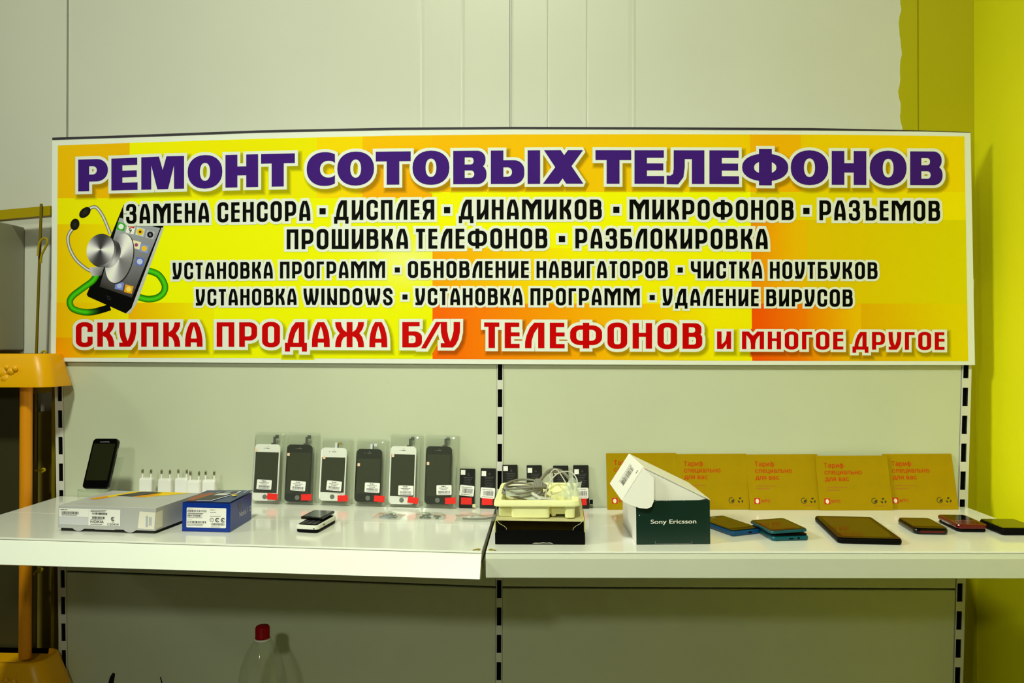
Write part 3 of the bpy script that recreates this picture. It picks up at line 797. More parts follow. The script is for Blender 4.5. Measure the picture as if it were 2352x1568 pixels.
n0 = V((0, math.sin(th), math.cos(th)))
p0 = V((0, .0155, H0-.009)); e = p0 + n0*.075
mb.hexa([(w0,p0.y,p0.z),(w1,p0.y,p0.z),(w1,p0.y+.0022,p0.z),(w0,p0.y+.0022,p0.z)], [(w0,e.y,e.z),(w1,e.y,e.z),(w1,e.y+.0022,e.z),(w0,e.y+.0022,e.z)], M_acr)
mb.build('acrylic_sheet', stand)
def flat_phone(name, label, W, L, T, loc, rot, body, rim=None, r=.008, scr=(.0045,.012,.0045,.017), group=None, screen=M_scr, e=.002):
    root = thing(name, label, 'phone', loc, rot, group)
    mb = MB(); slab(mb, -W/2, -L/2, W/2, L/2, 0, T*.93, r, body, e); mb.build('case', root)
    mb = MB(); slab(mb, -W/2+.0016, -L/2+.0016, W/2-.0016, L/2-.0016, T*.93, T, r-.0014, M_glass, .0003); g = mb.build('front_glass', root)
    l, b, rr, tt = scr
    mb = MB(); f = Face((0,0,T+.00005), (1,0,0), (0,1,0), .0001); f.rect(mb, -W/2+l, -L/2+tt, W/2-rr, L/2-b, screen)
    mb.build('screen', root)
    return root
ph = flat_phone('smartphone', 'black smartphone with a dead screen leaning on a clear stand', .0555, .108, .0105, (stx, -.1355, tz + H0+.0012), (0,0,0), M_blk)
ph.matrix_world = Matrix.Translation((stx-.001, -.1335, tz+H0+.0022)) @ Matrix.Rotation(-th, 4, 'X') @ Matrix.Rotation(math.radians(0), 4, 'Y') @ Matrix.Rotation(math.pi/2, 4, 'X') @ Matrix.Translation((0, .054, -.0105))
for ch in ph.children:
    if ch.name.startswith('screen'):
        pass
M_let = mat('silver_letters', (150,150,145), rough=.4)
mb = MB(); write(mb, Face((0,0,.0106), (1,0,0), (0,1,0), .0001), 'ALCATEL', -.0105, .0445, M_let, width=.021, cap=.0026, k=1)
tag(mb.build('maker_lettering', ph), 'small silver lettering')
mb = MB(); mb.box((.0277, .020, .0035), (.0284, .034, .0065), M_metal); tag(mb.build('side_button', ph), 'silver side button')

# ---- white plug chargers
def charger(px, Y, label):
    x = at_y(px, 1110, Y).x
    root = thing('plug_charger', label, 'charger', (x, Y, zs(x)), (0, tilt(x), 0), 'white plug chargers in a row')
    mb = MB(); rs = []
    for z, d in ((0,.0015),(.0015,0),(.049,0),(.0525,.0008),(.053,.002)):
        rs.append([(a, b, z) for a, b in rrect(-.0145+d, -.008+d, .0145-d, .008-d, .004, 4)])
    mb.rings(rs, M_wht, smooth=False); mb.build('charger_body', root)
    for s_ in (-1, 1):
        mb = MB(); c = (s_*.0095, 0)
        mb.lathe([(.0019,.053),(.0019,.0625)], M_wht, 12, c); mb.lathe([(.0019,.0626),(.0023,.063),(.0023,.0705),(.0014,.0722),(.0003,.0728)], M_metal, 12, c)
        tag(mb.build('plug_pin', root), 'white pin with a bare metal tip')
charger(336, -.040, 'white plug charger with two pins up, first from the black smartphone')
charger(379.5, -.042, 'white plug charger with two pins up, second from the black smartphone')
charger(418, -.030, 'white plug charger, third from the black smartphone and partly covered by its neighbour')
charger(446, -.052, 'white plug charger standing slightly in front of the row')
charger(481, -.042, 'white plug charger with two pins up, nearest the packaged screens')

# ---- grey phone box
M_gbox = mat('grey_carton', (172,176,158), .88, rough=.42, noise=.02)
M_gin = mat('shade_and_mark_dark', (20,18,8), rough=.7)
M_yelp = mat('yellow_print', (228,194,0), k=.88, rough=.5, spec=.15)
M_orp = mat('orange_print', (226,148,0), k=.92, rough=.5, spec=.15)
M_dkp = mat('charcoal_print', (40,40,40), rough=.4)
M_whp = mat('white_print', (225,228,220), rough=.45)
A0 = shelf(133, 1219); A1 = shelf(352, 1226)
yaw = math.atan2(A1.y-A0.y, A1.x-A0.x)
W, L, Hh = .185, .150, .0475
g = thing('phone_box', 'large flat grey phone box with white barcode labels', 'box', (A0.x, A0.y, zs(A0.x)), (0, tilt(A0.x), yaw))
skew = .012                                       # the carton leans out of square
def gp(x, y, z): return (x + y*.10, y, z)
mb = MB(); b0 = .006
mb.add([gp(0,0,b0), gp(W,0,b0), gp(W,L,b0), gp(0,L,b0), gp(0,0,Hh), gp(W,0,Hh), gp(W,L,Hh), gp(0,L,Hh)],
       [(0,1,5,4),(1,2,6,5),(2,3,7,6),(3,0,4,7),(4,5,6,7)], M_gbox)
tabs = [(.02,.027,.034,.041,.046,.028), (.112,.119,.127,.135,.141,.12)]
for x0, x1 in ((.028,.05), (.125,.148)):           # rounded lock tabs under the front face
    pts = [(x0,b0)] + [(x0+(x1-x0)*k/8, b0-.0048*math.sin(math.pi*k/8)**.7) for k in range(1,8)] + [(x1,b0)]
    mb.poly([gp(x,0,z) for x, z in pts], M_gbox)
mb.poly([gp(.07,0,b0), gp(.108,0,b0), gp(.108,0,b0-.001), gp(.07,0,b0-.001)], M_gbox)
mb.build('carton', g, .0006)
mb = MB(); mb.add([gp(.004,.003,.0002), gp(W-.004,.003,.0002), gp(W-.004,L-.003,.0002), gp(.004,L-.003,.0002), gp(.004,.003,b0+.001), gp(W-.004,.003,b0+.001), gp(W-.004,L-.003,b0+.001), gp(.004,L-.003,b0+.001)],
       [(0,3,2,1),(0,1,5,4),(1,2,6,5),(2,3,7,6),(3,0,4,7)], M_gin)
tag(mb.build('shade_block', g), 'dark block standing in for the shadow gap under the carton')  # shadow gap below the carton, made as a dark block
ff = Face(gp(0,0,0), (1,0,0), (0,0,1), .0003)
mb = MB(); M_lab2 = mat('label_grey_paper', (205,210,195), rough=.5)
ff.rect(mb, .002,.0125,.058,.0425, M_lab2, 1); ff.rect(mb, .002,.0275,.058,.0425, M_lab, 2); ff.rect(mb, .058,.0125,.118,.0425, M_lab, 1)
ff.dashes(mb, .0045,.0393,.018,.0012, M_prn, 3, 12); ff.barcode(mb, .006,.0318,.040,.037, M_prn, 3, 4); ff.dashes(mb, .007,.0297,.036,.0010, M_prn, 3, 2)
ff.dashes(mb, .062,.0402,.092,.0010, M_prn, 3, 3); ff.dashes(mb, .062,.0377,.09,.0010, M_prn, 3, 9); ff.barcode(mb, .065,.0325,.094,.0362, M_prn, 3, 5)
ff.barcode(mb, .065,.0248,.089,.0292, M_prn, 3, 6); ff.dashes(mb, .062,.0228,.086,.0009, M_prn, 3, 8)
write(mb, ff, 'NOKIA', .062, .0175, M_prn, width=.0255, cap=.0042, k=3, bold=.012)
ff.dashes(mb, .062,.0143,.085,.0009, M_prn, 3, 7)
write(mb, ff, 'CE0434', .094, .0136, M_prn, width=.0215, cap=.0042, k=3)
ff.ring(mb, .1045,.0255,.0038,.0012, M_prn, 3, 20, 40, 320); ff.disc(mb, .1042,.0255,.0012, M_prn, 3, 10)
ff.dashes(mb, .1025,.0193,.107,.0007, M_prn, 3, 7)
tag(mb.build('barcode_label', g), 'white paper label with barcodes')
mb = MB(); M_cream = mat('cream_tape', (232,232,196), rough=.5); M_fog = mat('faded_print', (176,184,176), rough=.6)
ff.pol(mb, [(.1515,.0095),(.1825,.0088),(.1848,.0395),(.1545,.0408)], M_cream, 1); ff.rect(mb, .1665,.0125,.1705,.033, M_fog, 2)
for k in range(3): ff.rect(mb, .1725+k*.002,.015,.1738+k*.002,.031, M_fog, 2)
rs = Face(gp(W,0,0), (.0995,1,0), (0,0,1), .0003)
rs.pol(mb, [(.0003,.0088),(.021,.0095),(.021,.040),(.0003,.0395)], M_cream, 1)
tag(mb.build('corner_tape', g), 'cream sticker wrapped round the box corner')
mb = MB(); rs2 = Face(gp(W,.103,.040), (0,0,-1), (.0995,1,0), .0003)
write(mb, rs2, 'NOKIA', 0, 0, M_let, width=.029, cap=.0075, k=1)
tf = Face(gp(0,0,Hh), (1,0,0), (.0995,1,0), .0003)
tf.pol(mb, [(.014,.062),(.030,.058),(.066,.135),(.085,.149),(.060,.149),(.046,.140)], M_yelp, 1)
tf.pol(mb, [(.014,.062),(.030,.058),(.040,.083),(.028,.093)], M_orp, 2)
tf.pol(mb, [(.078,.095),(.105,.092),(.165,.145),(.16,.149),(.085,.149),(.105,.13)], M_yelp, 1)
tf.pol(mb, [(.078,.095),(.095,.093),(.12,.118),(.105,.125)], M_orp, 2)
tf.pol(mb, [(.044,.098),(.076,.096),(.112,.138),(.086,.146),(.066,.143)], M_dkp, 3)
write(mb, tf, 'NOKIA', .138, .078, M_whp, width=.031, cap=.0058, k=3)
tf.dashes(mb, .02,.018,.06,.0016, M_fog, 1, 3)
tag(mb.build('printed_design', g), 'yellow, charcoal and white print on the lid and side')

# ---- blue phone box
M_blue = mat('blue_carton', (0,46,130), .92, rough=.3, noise=.03)
M_blue2 = mat('navy_carton', (14,44,92), rough=.32)
M_brn = mat('rust_print', (150,72,20), rough=.4)
B0 = shelf(417.5, 1220); W, L, Hh = .0905, .112, .0535; yaw = math.radians(1.2)
b = thing('phone_box', 'small bright blue phone box with a white barcode label', 'box', (B0.x, B0.y, zs(B0.x)+.0004), (0, tilt(B0.x), yaw))
mb = MB()
mb.box((0,0,0), (W,L,Hh), M_blue); mb.build('carton', b, .0009)
mb = MB(); lid = [(-.0005,-.001,Hh+.0008), (W*.985,-.001,Hh+.0018), (W+.002,L,Hh+.0035), (-.0005,L,Hh+.0012)]
mb.hexa(lid, [(x,y,z+.0008) for x,y,z in lid], M_blue2)
lf = Face((0,0,Hh+.0022), (W,0,.0012), (0,L,.0004), .0006)
lf.pol(mb, [(.003,.004),(.022,.004),(.045,.07),(.02,.085),(.004,.06)], M_brn, 1)
pts = [(.0155,.004),(.053,.006),(.0735,.075),(.0745,.098),(.071,.102),(.040,.099),(.034,.09)]
lf.pol(mb, pts, M_whp, 1); lf.pol(mb, [(.019,.008),(.050,.010),(.070,.076),(.071,.097),(.041,.095),(.0365,.088)], M_dkp, 2)
lf.pol(mb, [(.036,.05),(.060,.052),(.0655,.074),(.043,.072)], M_lab2, 3); lf.pol(mb, [(.046,.078),(.058,.079),(.062,.087),(.05,.086)], M_fog, 3)
lf.disc(mb, .077,.055,.0045, M_yelp, 2, 14, .008)
write(mb, Face(lf.p(.083,.100), (.1,-1,0), (1,.1,0), .0005), 'Nokia', -.012, .000, M_whp, cap=.004, k=1, xs=2.2)
tag(mb.build('lid', b), 'loose printed lid with a picture of a phone')
ff = Face((0,0,0), (1,0,0), (0,0,1), .0003); mb = MB()
ff.pol(mb, [(x+ .0015*0, y) for x, y in rrect(.0085,.0075,.083,.0445,.0015,3)], M_lab, 1)
write(mb, ff, 'Nokia 112', .011, .0418, M_prn, cap=.0014, k=2); ff.barcode(mb, .0105,.0365,.046,.0405, M_prn, 2, 11); ff.dashes(mb, .0105,.0337,.040,.0009, M_prn, 2, 1); ff.dashes(mb, .0105,.0322,.038,.0009, M_prn, 2, 4)
ff.barcode(mb, .0105,.0278,.037,.0312, M_prn, 2, 12); ff.dashes(mb, .0105,.0255,.038,.0009, M_prn, 2, 5)
write(mb, ff, 'Nokia 112', .0105, .0213, M_prn, cap=.0014, k=2); ff.barcode(mb, .0105,.0158,.046,.0198, M_prn, 2, 13); ff.dashes(mb, .0105,.0133,.040,.0009, M_prn, 2, 6); ff.dashes(mb, .0105,.0105,.040,.0009, M_prn, 2, 7)
ff.dashes(mb, .053,.0405,.062,.0009, M_prn, 2, 6); ff.dashes(mb, .053,.0360,.064,.0009, M_prn, 2, 9); ff.dashes(mb, .053,.0288,.073,.0008, M_prn, 2, 2)
ff.ring(mb, .0562,.0223,.0037,.0008, M_prn, 2); ff.rect(mb, .0543,.0219,.0575,.0227, M_prn, 2)
for cx in (.0668,.0772): ff.ring(mb, cx,.0222,.0042,.0016, M_prn, 2, 20, 35, 325); ff.disc(mb, cx-.0008,.0222,.0012, M_prn, 2, 10)
ff.barcode(mb, .055,.0122,.080,.0168, M_prn, 2, 14); ff.dashes(mb, .055,.0092,.072,.0008, M_prn, 2, 12)
tag(mb.build('barcode_label', b), 'white barcode label with test marks')
mb = MB(); rf = Face((W,0,0), (0,1,0), (0,0,1), .0003)
write(mb, rf, 'Nokia 112', .046, .018, M_whp, width=.062, cap=.0105, k=1); M_sq = mat('grey_square', (60,66,90), rough=.4); rf.rect(mb, .04,.034,.054,.046, M_sq, 1)
tag(mb.build('side_lettering', b), 'white lettering on the end')

# ---- packaged replacement screens
M_sblk = mat('black_screen_glass', (14,15,8), rough=.12, spec=.35)
M_disp = mat('dark_display', (40,43,20), rough=.14, spec=.35)
M_hole = mat('home_hole_grey', (104,108,92), rough=.6)
M_flex = mat('grey_flex', (55,58,45), rough=.5); M_flexw = mat('white_flex', (225,228,215), rough=.5); M_gold = mat('gold_contact', (150,135,20), rough=.4)
M_tag = mat('peach_sticker', (236,206,160), rough=.6)
def lean_frame(x, y, w_lean, top_y=-.001, L=.155):
    a = math.asin(min(.5, max(.01, (top_y - y)/L))); return a
packs = [  # x-range px, top, bottom, screen x-range top, screen y-range, tone, generation, flex, extra label shift
 (576,650,992,1156, 582,640,1020,1150,'w',5,'g'), (651,728,993,1158, 655,716,1021,1152,'b',5,'g'), (733,806,1006,1160, 731,795,1028,1150,'w',4,'w'),
 (813,888,1008,1162, 814,879,1031,1153,'b',4,'w'), (891,968,997,1163, 893,957,1025,1158,'w',5,'g'), (972,1051,998,1165, 973,1037,1025,1158,'b',5,'g')]
PL = ['first from the blue phone box', 'second from the blue phone box', 'third from the blue phone box', 'fourth from the blue phone box', 'fifth from the blue phone box', 'nearest the black batteries']
SL = ['taller white phone screen in the blister pack nearest the blue phone box', 'all-black phone screen in the blister pack second from the blue phone box',
      'white phone screen with white flex tail, in the shorter blister pack', 'black phone screen with white flex tail, in the shorter blister pack',
      'white phone screen in the blister pack second from the batteries', 'black phone screen in the blister pack next to the batteries']
M_dirt = None
for i, (xa, xb, yt, yb, sa, sb, sy0, sy1, tone, gen, fx) in enumerate(packs):
    base = shelf((xa+xb)/2+1, yb); Y = min(base.y, -.020); base = V((at_y((xa+xb)/2, yb, Y).x, Y, 0)); base.z = zs(base.x)
    topz = at_y((xa+xb)/2, yt, -.008).z; L = (topz - base.z); a = math.asin(.017/L); L = L/math.cos(a)
    wpx = (xb-xa)/ (F/ (D+Y)) * 1.02; W = wpx
    Mx = Matrix.Translation(base) @ Matrix.Rotation(tilt(base.x), 4, 'Y') @ Matrix.Rotation(-a, 4, 'X')
    p = thing('blister_pack', 'clear blister pack with white label and red sticker, ' + PL[i], 'package', (0,0,0), group='clear blister packs of phone screens')
    p.matrix_world = Mx
    mb = MB(); rs = []
    for y, d, r in ((-.0005,0,.004),(-.0015,0,.004),(-.0016,.003,.006),(-.0108,.0045,.007),(-.0128,.0058,.007),(-.0140,.0085,.006)):
        rs.append([(x, y, z) for x, z in rrect(-W/2+d, .0003+d*.7, W/2-d, L-d, r, 4)][::-1])
    mb.rings(rs, M_blis); mb.build('clear_shell', p)
    def toL(px_, py_):        # picture point onto the pack's front plane, in pack coordinates
        q = Mx.inverted() @ at_y(px_, py_, Y-.008); return q.x, q.z
    sw = .0575; cx = (sa+sb)/2
    x_, z1 = toL((sa+sb)/2, sy0); _, z0 = toL((sa+sb)/2-3, sy1); sl = z1 - z0; x_ = max(-.006, min(.006, x_-.001))
    sc = thing('phone_screen', SL[i], 'phone screen', (0,0,0), group='replacement phone screens in blister packs')
    sc.matrix_world = Mx @ Matrix.Translation((x_, -.0065, z0))
    body = M_wht if tone == 'w' else M_sblk
    mb = MB(); rs = [[(x, y, z) for x, z in rrect(-sw/2+d, d, sw/2-d, sl-d, .009, 5)][::-1] for y, d in ((.002,.0004),(-.0016,0),(-.002,.0005))]
    mb.rings(rs, body); mb.build('front_glass', sc)
    f = Face((0,-.002,0), (1,0,0), (0,0,1), .00025)
    mb = MB(); b0_, t0_ = (.0175, .0175) if gen == 5 else (.0185, .021)
    if tone == 'w':
        f.rect(mb, -sw/2+.0028, b0_, sw/2-.0028, sl-t0_, M_disp); mb.build('display', sc)
    else:
        f.rect(mb, -sw/2+.0035, b0_, sw/2-.0035, sl-t0_, M_disp); mb.build('display', sc)
    mb = MB(); f.disc(mb, .0 if gen == 5 else .001, .009, .0052, M_hole, 1, 20); tag(mb.build('home_button_hole', sc), 'grey round home button hole')
    mb = MB(); dk = M_prn if tone == 'w' else M_hole
    f.rect(mb, -.004, sl-.0095, .005, sl-.0083, dk); f.disc(mb, -.0075 if gen == 5 else -.010, sl-.009, .0009, dk, 1, 8); f.disc(mb, .0006, sl-.005, .0008, dk, 1, 8)
    mb.build('earpiece_slot', sc)
    mb = MB()
    if fx == 'g':
        for x0,z0_,x1,z1_ in ((.007,-.002,.017,.003),(.011,.002,.017,.017),(.015,.013,.023,.021)): mb.box((x0,.0003,sl+z0_),(x1,.001,sl+z1_), M_flex)
    else:
        mb.box((.001,.0003,sl-.001),(.006,.001,sl+.011), M_flexw); mb.box((.0065,.0003,sl-.001),(.009,.001,sl+.010), M_flex); mb.box((.009,.0003,sl+.006),(.016,.001,sl+.012), M_gold if i == 2 else M_flexw)
    mb.build('flex_tail', sc)
    mb = MB(); f2 = Face((0,-.0142,0), (1,0,0), (0,0,1), .0002)
    lx, lz = [(-.003,.046),(-.002,.045),(.0,.047),(.006,.045),(.004,.041),(.009,.044)][i]
    an = [-2,-3,-4,-1,0,2][i]; ca, sa_ = math.cos(math.radians(an)), math.sin(math.radians(an))
    f2 = Face((lx-.0005,-.0142,lz-.004), (ca,0,sa_), (-sa_,0,ca), .0002)
    f2.pol(mb, rrect(-.0165,-.0105,.0165,.0105,.002,3), M_lab, 1)
    f2.dashes(mb, -.006,.0068,.004,.0018, M_prn, 2, 3+i); f2.dashes(mb, -.011,.0035,.010,.0013, M_prn, 2, 7+i); f2.dashes(mb, -.007,.0005,.006,.0013, M_prn, 2, 1+i)
    f2.barcode(mb, -.012,-.0065,.0125,-.0015, M_prn, 2, 20+i); f2.dashes(mb, -.013,-.009,.013,.001, M_prn, 2, 6+i)
    mb.build('barcode_label', p)
    mb = MB(); rx, rz = [(.019,.0165),(.020,.0170),(.023,.0165),(.025,.0175),(.023,.0165),(.026,.0175)][i]
    an = [-4,2,3,-3,-9,4][i]; ca, sa_ = math.cos(math.radians(an)), math.sin(math.radians(an))
    f3 = Face((rx-.003,-.0143,rz), (ca,0,sa_), (-sa_,0,ca), .0002)
    f3.pol(mb, [(-.0115,-.0068),(-.001,-.0066),(.0,-.0062),(.001,-.0067),(.0115,-.0068),(.0115,.0068),(.002,.0067),(.0,.006),(-.002,.0067),(-.0115,.0066)], M_red, 1)
    tag(mb.build('price_sticker', p), 'bright red price sticker')
    mb = MB(); f4 = Face((0,-.0142,0), (1,0,0), (0,0,1), .0002); q = L*.72 if gen == 5 else L*.70
    f4.rect(mb, -W/2+.007, q-[0,.008,.002,.016,.006,.022][i], -W/2+.0125, q+.0065-[0,.008,.002,.016,.006,.022][i], M_tag, 1)
    tag(mb.build('seal_sticker', p), 'tiny peach seal sticker')

# ---- phone batteries
M_bat = mat('charcoal_battery', (36,38,32), rough=.22, spec=.35)
M_btx = mat('battery_print', (86,88,80), rough=.5)
M_conn = mat('cream_connector', (220,220,150), rough=.5)
bats = [(1055,1088,1076,1163,'first from the packaged screens'), (1102,1137,1075,1164,'second from the packaged screens'), (1155,1189,1067,1166,'beside the middle upright, behind the cream tray'),
        (1211,1245,1068,1166,'behind the grey cable bundle'), (1271,1307,1069,1166,'behind the thin white cable'), (1317,1354,1068,1167,'nearest the brown envelopes')]
for i, (xa, xb, yt, yb, lb) in enumerate(bats):
    x = at_y((xa+xb)/2, yb, -.012).x; z = zs(x); L = (at_y((xa+xb)/2, yt, -.006).z - z); a = math.asin(.0085/L); W = .0335
    b = thing('phone_battery', 'flat black phone battery with white label, ' + lb, 'battery', (0,0,0), group='black phone batteries leaning on the back panel')
    b.matrix_world = Matrix.Translation((x, -.0105, z)) @ Matrix.Rotation(tilt(x), 4, 'Y') @ Matrix.Rotation(-a, 4, 'X')
    mb = MB(); rs = [[(x_, y_, z_) for x_, z_ in rrect(-W/2+d, d, W/2-d, L-d, .0015, 3)][::-1] for y_, d in ((-.0003,.0006),(-.0008,0),(-.0034,0),(-.004,.0008))]
    mb.rings(rs, M_bat); mb.build('cell', b)
    f = Face((0,-.004,0), (1,0,0), (0,0,1), .0002); mb = MB()
    f.pol(mb, [(.0005,L-.0145),(.0055,L-.0145),(.003,L-.0095)], M_btx, 1); f.pol(mb, [(.0015,L-.0138),(.0045,L-.0138),(.003,L-.0108)], M_bat, 2)
    for k in range(9): f.dashes(mb, -.008+.001*(k%3), L-.0195-.0036*k, .012-.0015*(k%4), .0009, M_btx, 1, k+i)
    mb.build('cell_print', b)
    mb = MB(); o_ = [0,-.0035,0,-.003,-.005,-.006][i]; f.rect(mb, -.0145,L-.0135+o_,-.0045,L-.0028+o_, M_lab, 1); tag(mb.build('square_sticker', b), 'small blank white square sticker')
    mb = MB(); an = math.radians([-4,-3,-2,-3,0,0][i]); f2 = Face((0,-.0043,.0375 if i == 0 else .0335), (math.cos(an),0,math.sin(an)), (-math.sin(an),0,math.cos(an)), .0002)
    f2.pol(mb, rrect(-.0158,-.0115,.0158,.0115,.0022,3), M_lab, 1); f2.dashes(mb, -.0125,.0065,.010,.0011, M_prn, 2, i); f2.barcode(mb, -.0095,-.0055,.0125,.0045, M_prn, 2, 30+i); f2.dashes(mb, -.012,-.009,.0125,.0011, M_prn, 2, 40+i)
    mb.build('barcode_label', b)
    mb = MB(); f.rect(mb, -.0125,.0075,.0115,.0225, M_red, 2); tag(mb.build('price_sticker', b), 'bright red price sticker')
    mb = MB(); s_ = -1 if i == 5 else 1
    if i == 0: mb.box((.0135,-.0085,.002),(.0205,-.0045,.009), M_conn)
    else: mb.box((.0170,-.0035,.002),(.0180,-.0020,.012), M_blkm); mb.box((.0182,-.0045,.010),(.0250,-.0015,.019), M_blkm)
    mb.build('flex_connector', b)

# ---- old slider phone
S0 = shelf(677, 1222); yw = math.radians(-7)
sp = thing('slider_phone', 'small white and black slider phone half opened, lying before the blister packs', 'phone', (S0.x, S0.y, zs(S0.x)), (0, tilt(S0.x), yw))
W, L = .0455, .094
mb = MB(); slab(mb, .001, .0008, W-.001, L-.001, 0, .0062, .008, M_blkm, .0022); tag(mb.build('lower_shell', sp), 'black lower shell')
M_offw = mat('offwhite_shell', (226,232,200), rough=.3); mb = MB(); slab(mb, 0, 0, W, L, .0062, .0142, .0085, M_offw, .0018)
mb.box((W-.0002, .026, .0095), (W+.0005, .031, .0125), M_dkp); f = Face((0,0,0),(1,0,0),(0,0,1),.0003); f.disc(mb, .038,.0085,.0014, M_blkm, 1, 10)
mb.build('frame', sp)
mb = MB(); slab(mb, .004, .004, W-.004, L-.005, .0142, .0150, .006, M_blkm, .0003); mb.build('keypad', sp)
for r_ in range(4):
    for c_ in range(3):
        mb = MB(); x0 = .007+c_*.0108; y0 = .006+r_*.0082; slab(mb, x0, y0, x0+.0095, y0+.0068, .0150, .0156, .001, M_dkp, .0002); Face((0,0,.0156),(1,0,0),(0,1,0),.0001).rect(mb, x0+.003, y0+.0025, x0+.006, y0+.004, M_let)
        mb.build('key', sp)
mb = MB(); slab(mb, -.0055, .034, .0385, .1005, .0172, .0212, .0045, M_blk, .001); mb.box((.004,.046,.0150),(.034,.092,.0172), M_blkm)
M_silv = mat('silver_screen', (120,124,112), rough=.15, metal=.3); Face((0,0,.0212),(1,0,0),(0,1,0),.0002).pol(mb, rrect(-.002,.041,.035,.096,.002,3), M_silv, 1)
tag(mb.build('sliding_lid', sp), 'black sliding lid with a silvery screen')

# ---- small zip bags
def bag(name, label, px, py, W, L, Hh, yaw, seed, fill):
    c = shelf(px, py); root = thing(name, label, 'bag', (c.x, c.y, zs(c.x)), (0, tilt(c.x), yaw), 'small clear bags of parts')
    rn = random.Random(seed); N, Mn = 16, 10; P = []
    ph_ = [rn.uniform(0,6.28) for _ in range(6)]
    for j in range(Mn+1):
        for i in range(N+1):
            u, v = i/N, j/Mn; e_ = (math.sin(math.pi*u)*math.sin(math.pi*v))**.5
            z = .0006 + Hh*e_*(.55+.25*math.sin(9*u+ph_[0]+4*v)+.2*math.sin(13*v+ph_[1]-5*u)) + rn.uniform(0,.0008)
            P.append(((u-.5)*W + .002*math.sin(7*v+ph_[2]), (v-.5)*L + .002*math.sin(6*u+ph_[3]), max(.0004, z)))
    mb = MB(); fs = [(j*(N+1)+i, j*(N+1)+i+1, (j+1)*(N+1)+i+1, (j+1)*(N+1)+i) for j in range(Mn) for i in range(N)]
    mb.add(P, fs, M_bag, True); mb.build('clear_film', root)
    for nm, m_, k in fill:
        mb = MB()
        for _ in range(k):
            x, y = rn.uniform(-.3,.3)*W, rn.uniform(-.3,.3)*L; r = rn.uniform(.0012,.003); a = rn.uniform(0,3.1)
            R_ = Matrix.Translation((x,y,.0004)) @ Matrix.Rotation(a,4,'Z'); mb.box((-r*1.6,-r,0),(r*1.6,r,min(Hh*.5,r*1.1)), m_, R_)
        mb.build(nm, root)
    mb = MB(); mb.box((-W/2, L/2-.004, .0006),(W/2, L/2-.0028,.0012), M_redl); tag(mb.build('zip_line', root), 'red zip line')
    return root
M_redl = mat('red_zip', (225,120,90), rough=.5)
M_spring = mat('bright_metal', (170,175,185), rough=.2, metal=.8)
M_navy = mat('navy_parts', (38,42,58), rough=.3)
bag('parts_bag', 'tiny clear bag with white and orange paper behind the slider phone', 736, 1181, .050, .040, .006, .1, 1, (('paper_slip', M_lab, 4), ('orange_strip', M_orp, 2)))
bag('parts_bag', 'small clear bag of shiny metal parts on the white shelf', 893, 1186, .058, .048, .010, -.15, 2, (('metal_parts', M_spring, 10), ('screws', M_navy, 8)))
bag('parts_bag', 'small clear bag of dark blue and black parts on the white shelf', 989, 1187, .062, .046, .012, .05, 5, (('dark_parts', M_navy, 12), ('black_parts', M_blkm, 9), ('paper_strip', M_lab, 2)))
bb = bag('parts_bag', 'larger crumpled clear bag with a grey lead, beside the shelf gap', 1096, 1190, .088, .060, .010, .12, 7, (('paper_slip', M_lab, 2),))
M_grl = mat('grey_lead', (96,98,80), rough=.5)
mb = MB(); mb.tube(catmull([(-.03,-.012,.0022),(-.01,-.018,.0024),(.015,-.014,.0024),(.034,.0,.0022)], 8), .0018, M_grl); mb.build('lead', bb)

# ---- black open carton, cream tray and cables
M_krl = mat('brown_card_inside', (120,108,18), raw=(.80,.68,.06), rough=.7, spec=.1, noise=.08)
M_top = mat('pale_card_top', (196,194,130), rough=.55)
K0 = shelf(1138, 1250); W, L, Hh = .1595, .200, .0432
k = thing('carton', 'open black carton with cut-out front flaps, under the cream tray', 'box', (K0.x, K0.y, zs(K0.x+.05)), (0, tilt(.0), math.radians(-1.0)))
mb = MB(); t = .0009
mb.box((0,.0005,.0002),(W,L,t+.0002), M_krl)
mb.box((0,L-t,t+.0003),(W,L,Hh-t), M_krl)
for x0 in (0, W-t):
    mb.box((x0,.0005,t+.0003),(x0+t,L-t-.0001,Hh-t-.0001), M_krl)
mb.build('inner_walls', k)
mb = MB()
mb.box((-.0007,.0005,.0002),(-.0001,L,Hh), M_blkm); mb.box((W+.0001,.0005,.0002),(W+.0007,L,Hh), M_blkm); mb.build('black_sides', k)
mb = MB(); mb.hexa([(0,.001,Hh-t),(W,.001,Hh-t-.002),(W,L,Hh-t),(0,L,Hh-t)], [(0,.001,Hh),(W,.001,Hh-.002),(W,L,Hh),(0,L,Hh)], M_top)
tag(mb.build('top_panel', k), 'pale card top panel')
mb = MB(); pts = [(0,.0003),(W,.0003),(W,.0215),(W-.004,.0245),(W-.012,.0252),(.010,.0262),(.004,.0250),(0,.0205)]
mb.hexa([(x,.0002,z) for x,z in pts],[(x,-.0007,z) for x,z in pts], M_blkm)
wear = [(.066,.0018),(.072,.0030),(.078,.0026),(.085,.0034),(.092,.0028),(.098,.0034),(.104,.0014),(.098,.0022),(.086,.0022),(.076,.0018)]
Face((0,-.0008,0),(1,0,0),(0,0,1),.0002).pol(mb, wear, M_cream, 1)
tag(mb.build('front_flap', k), 'black front flap with a worn edge')
mb = MB()
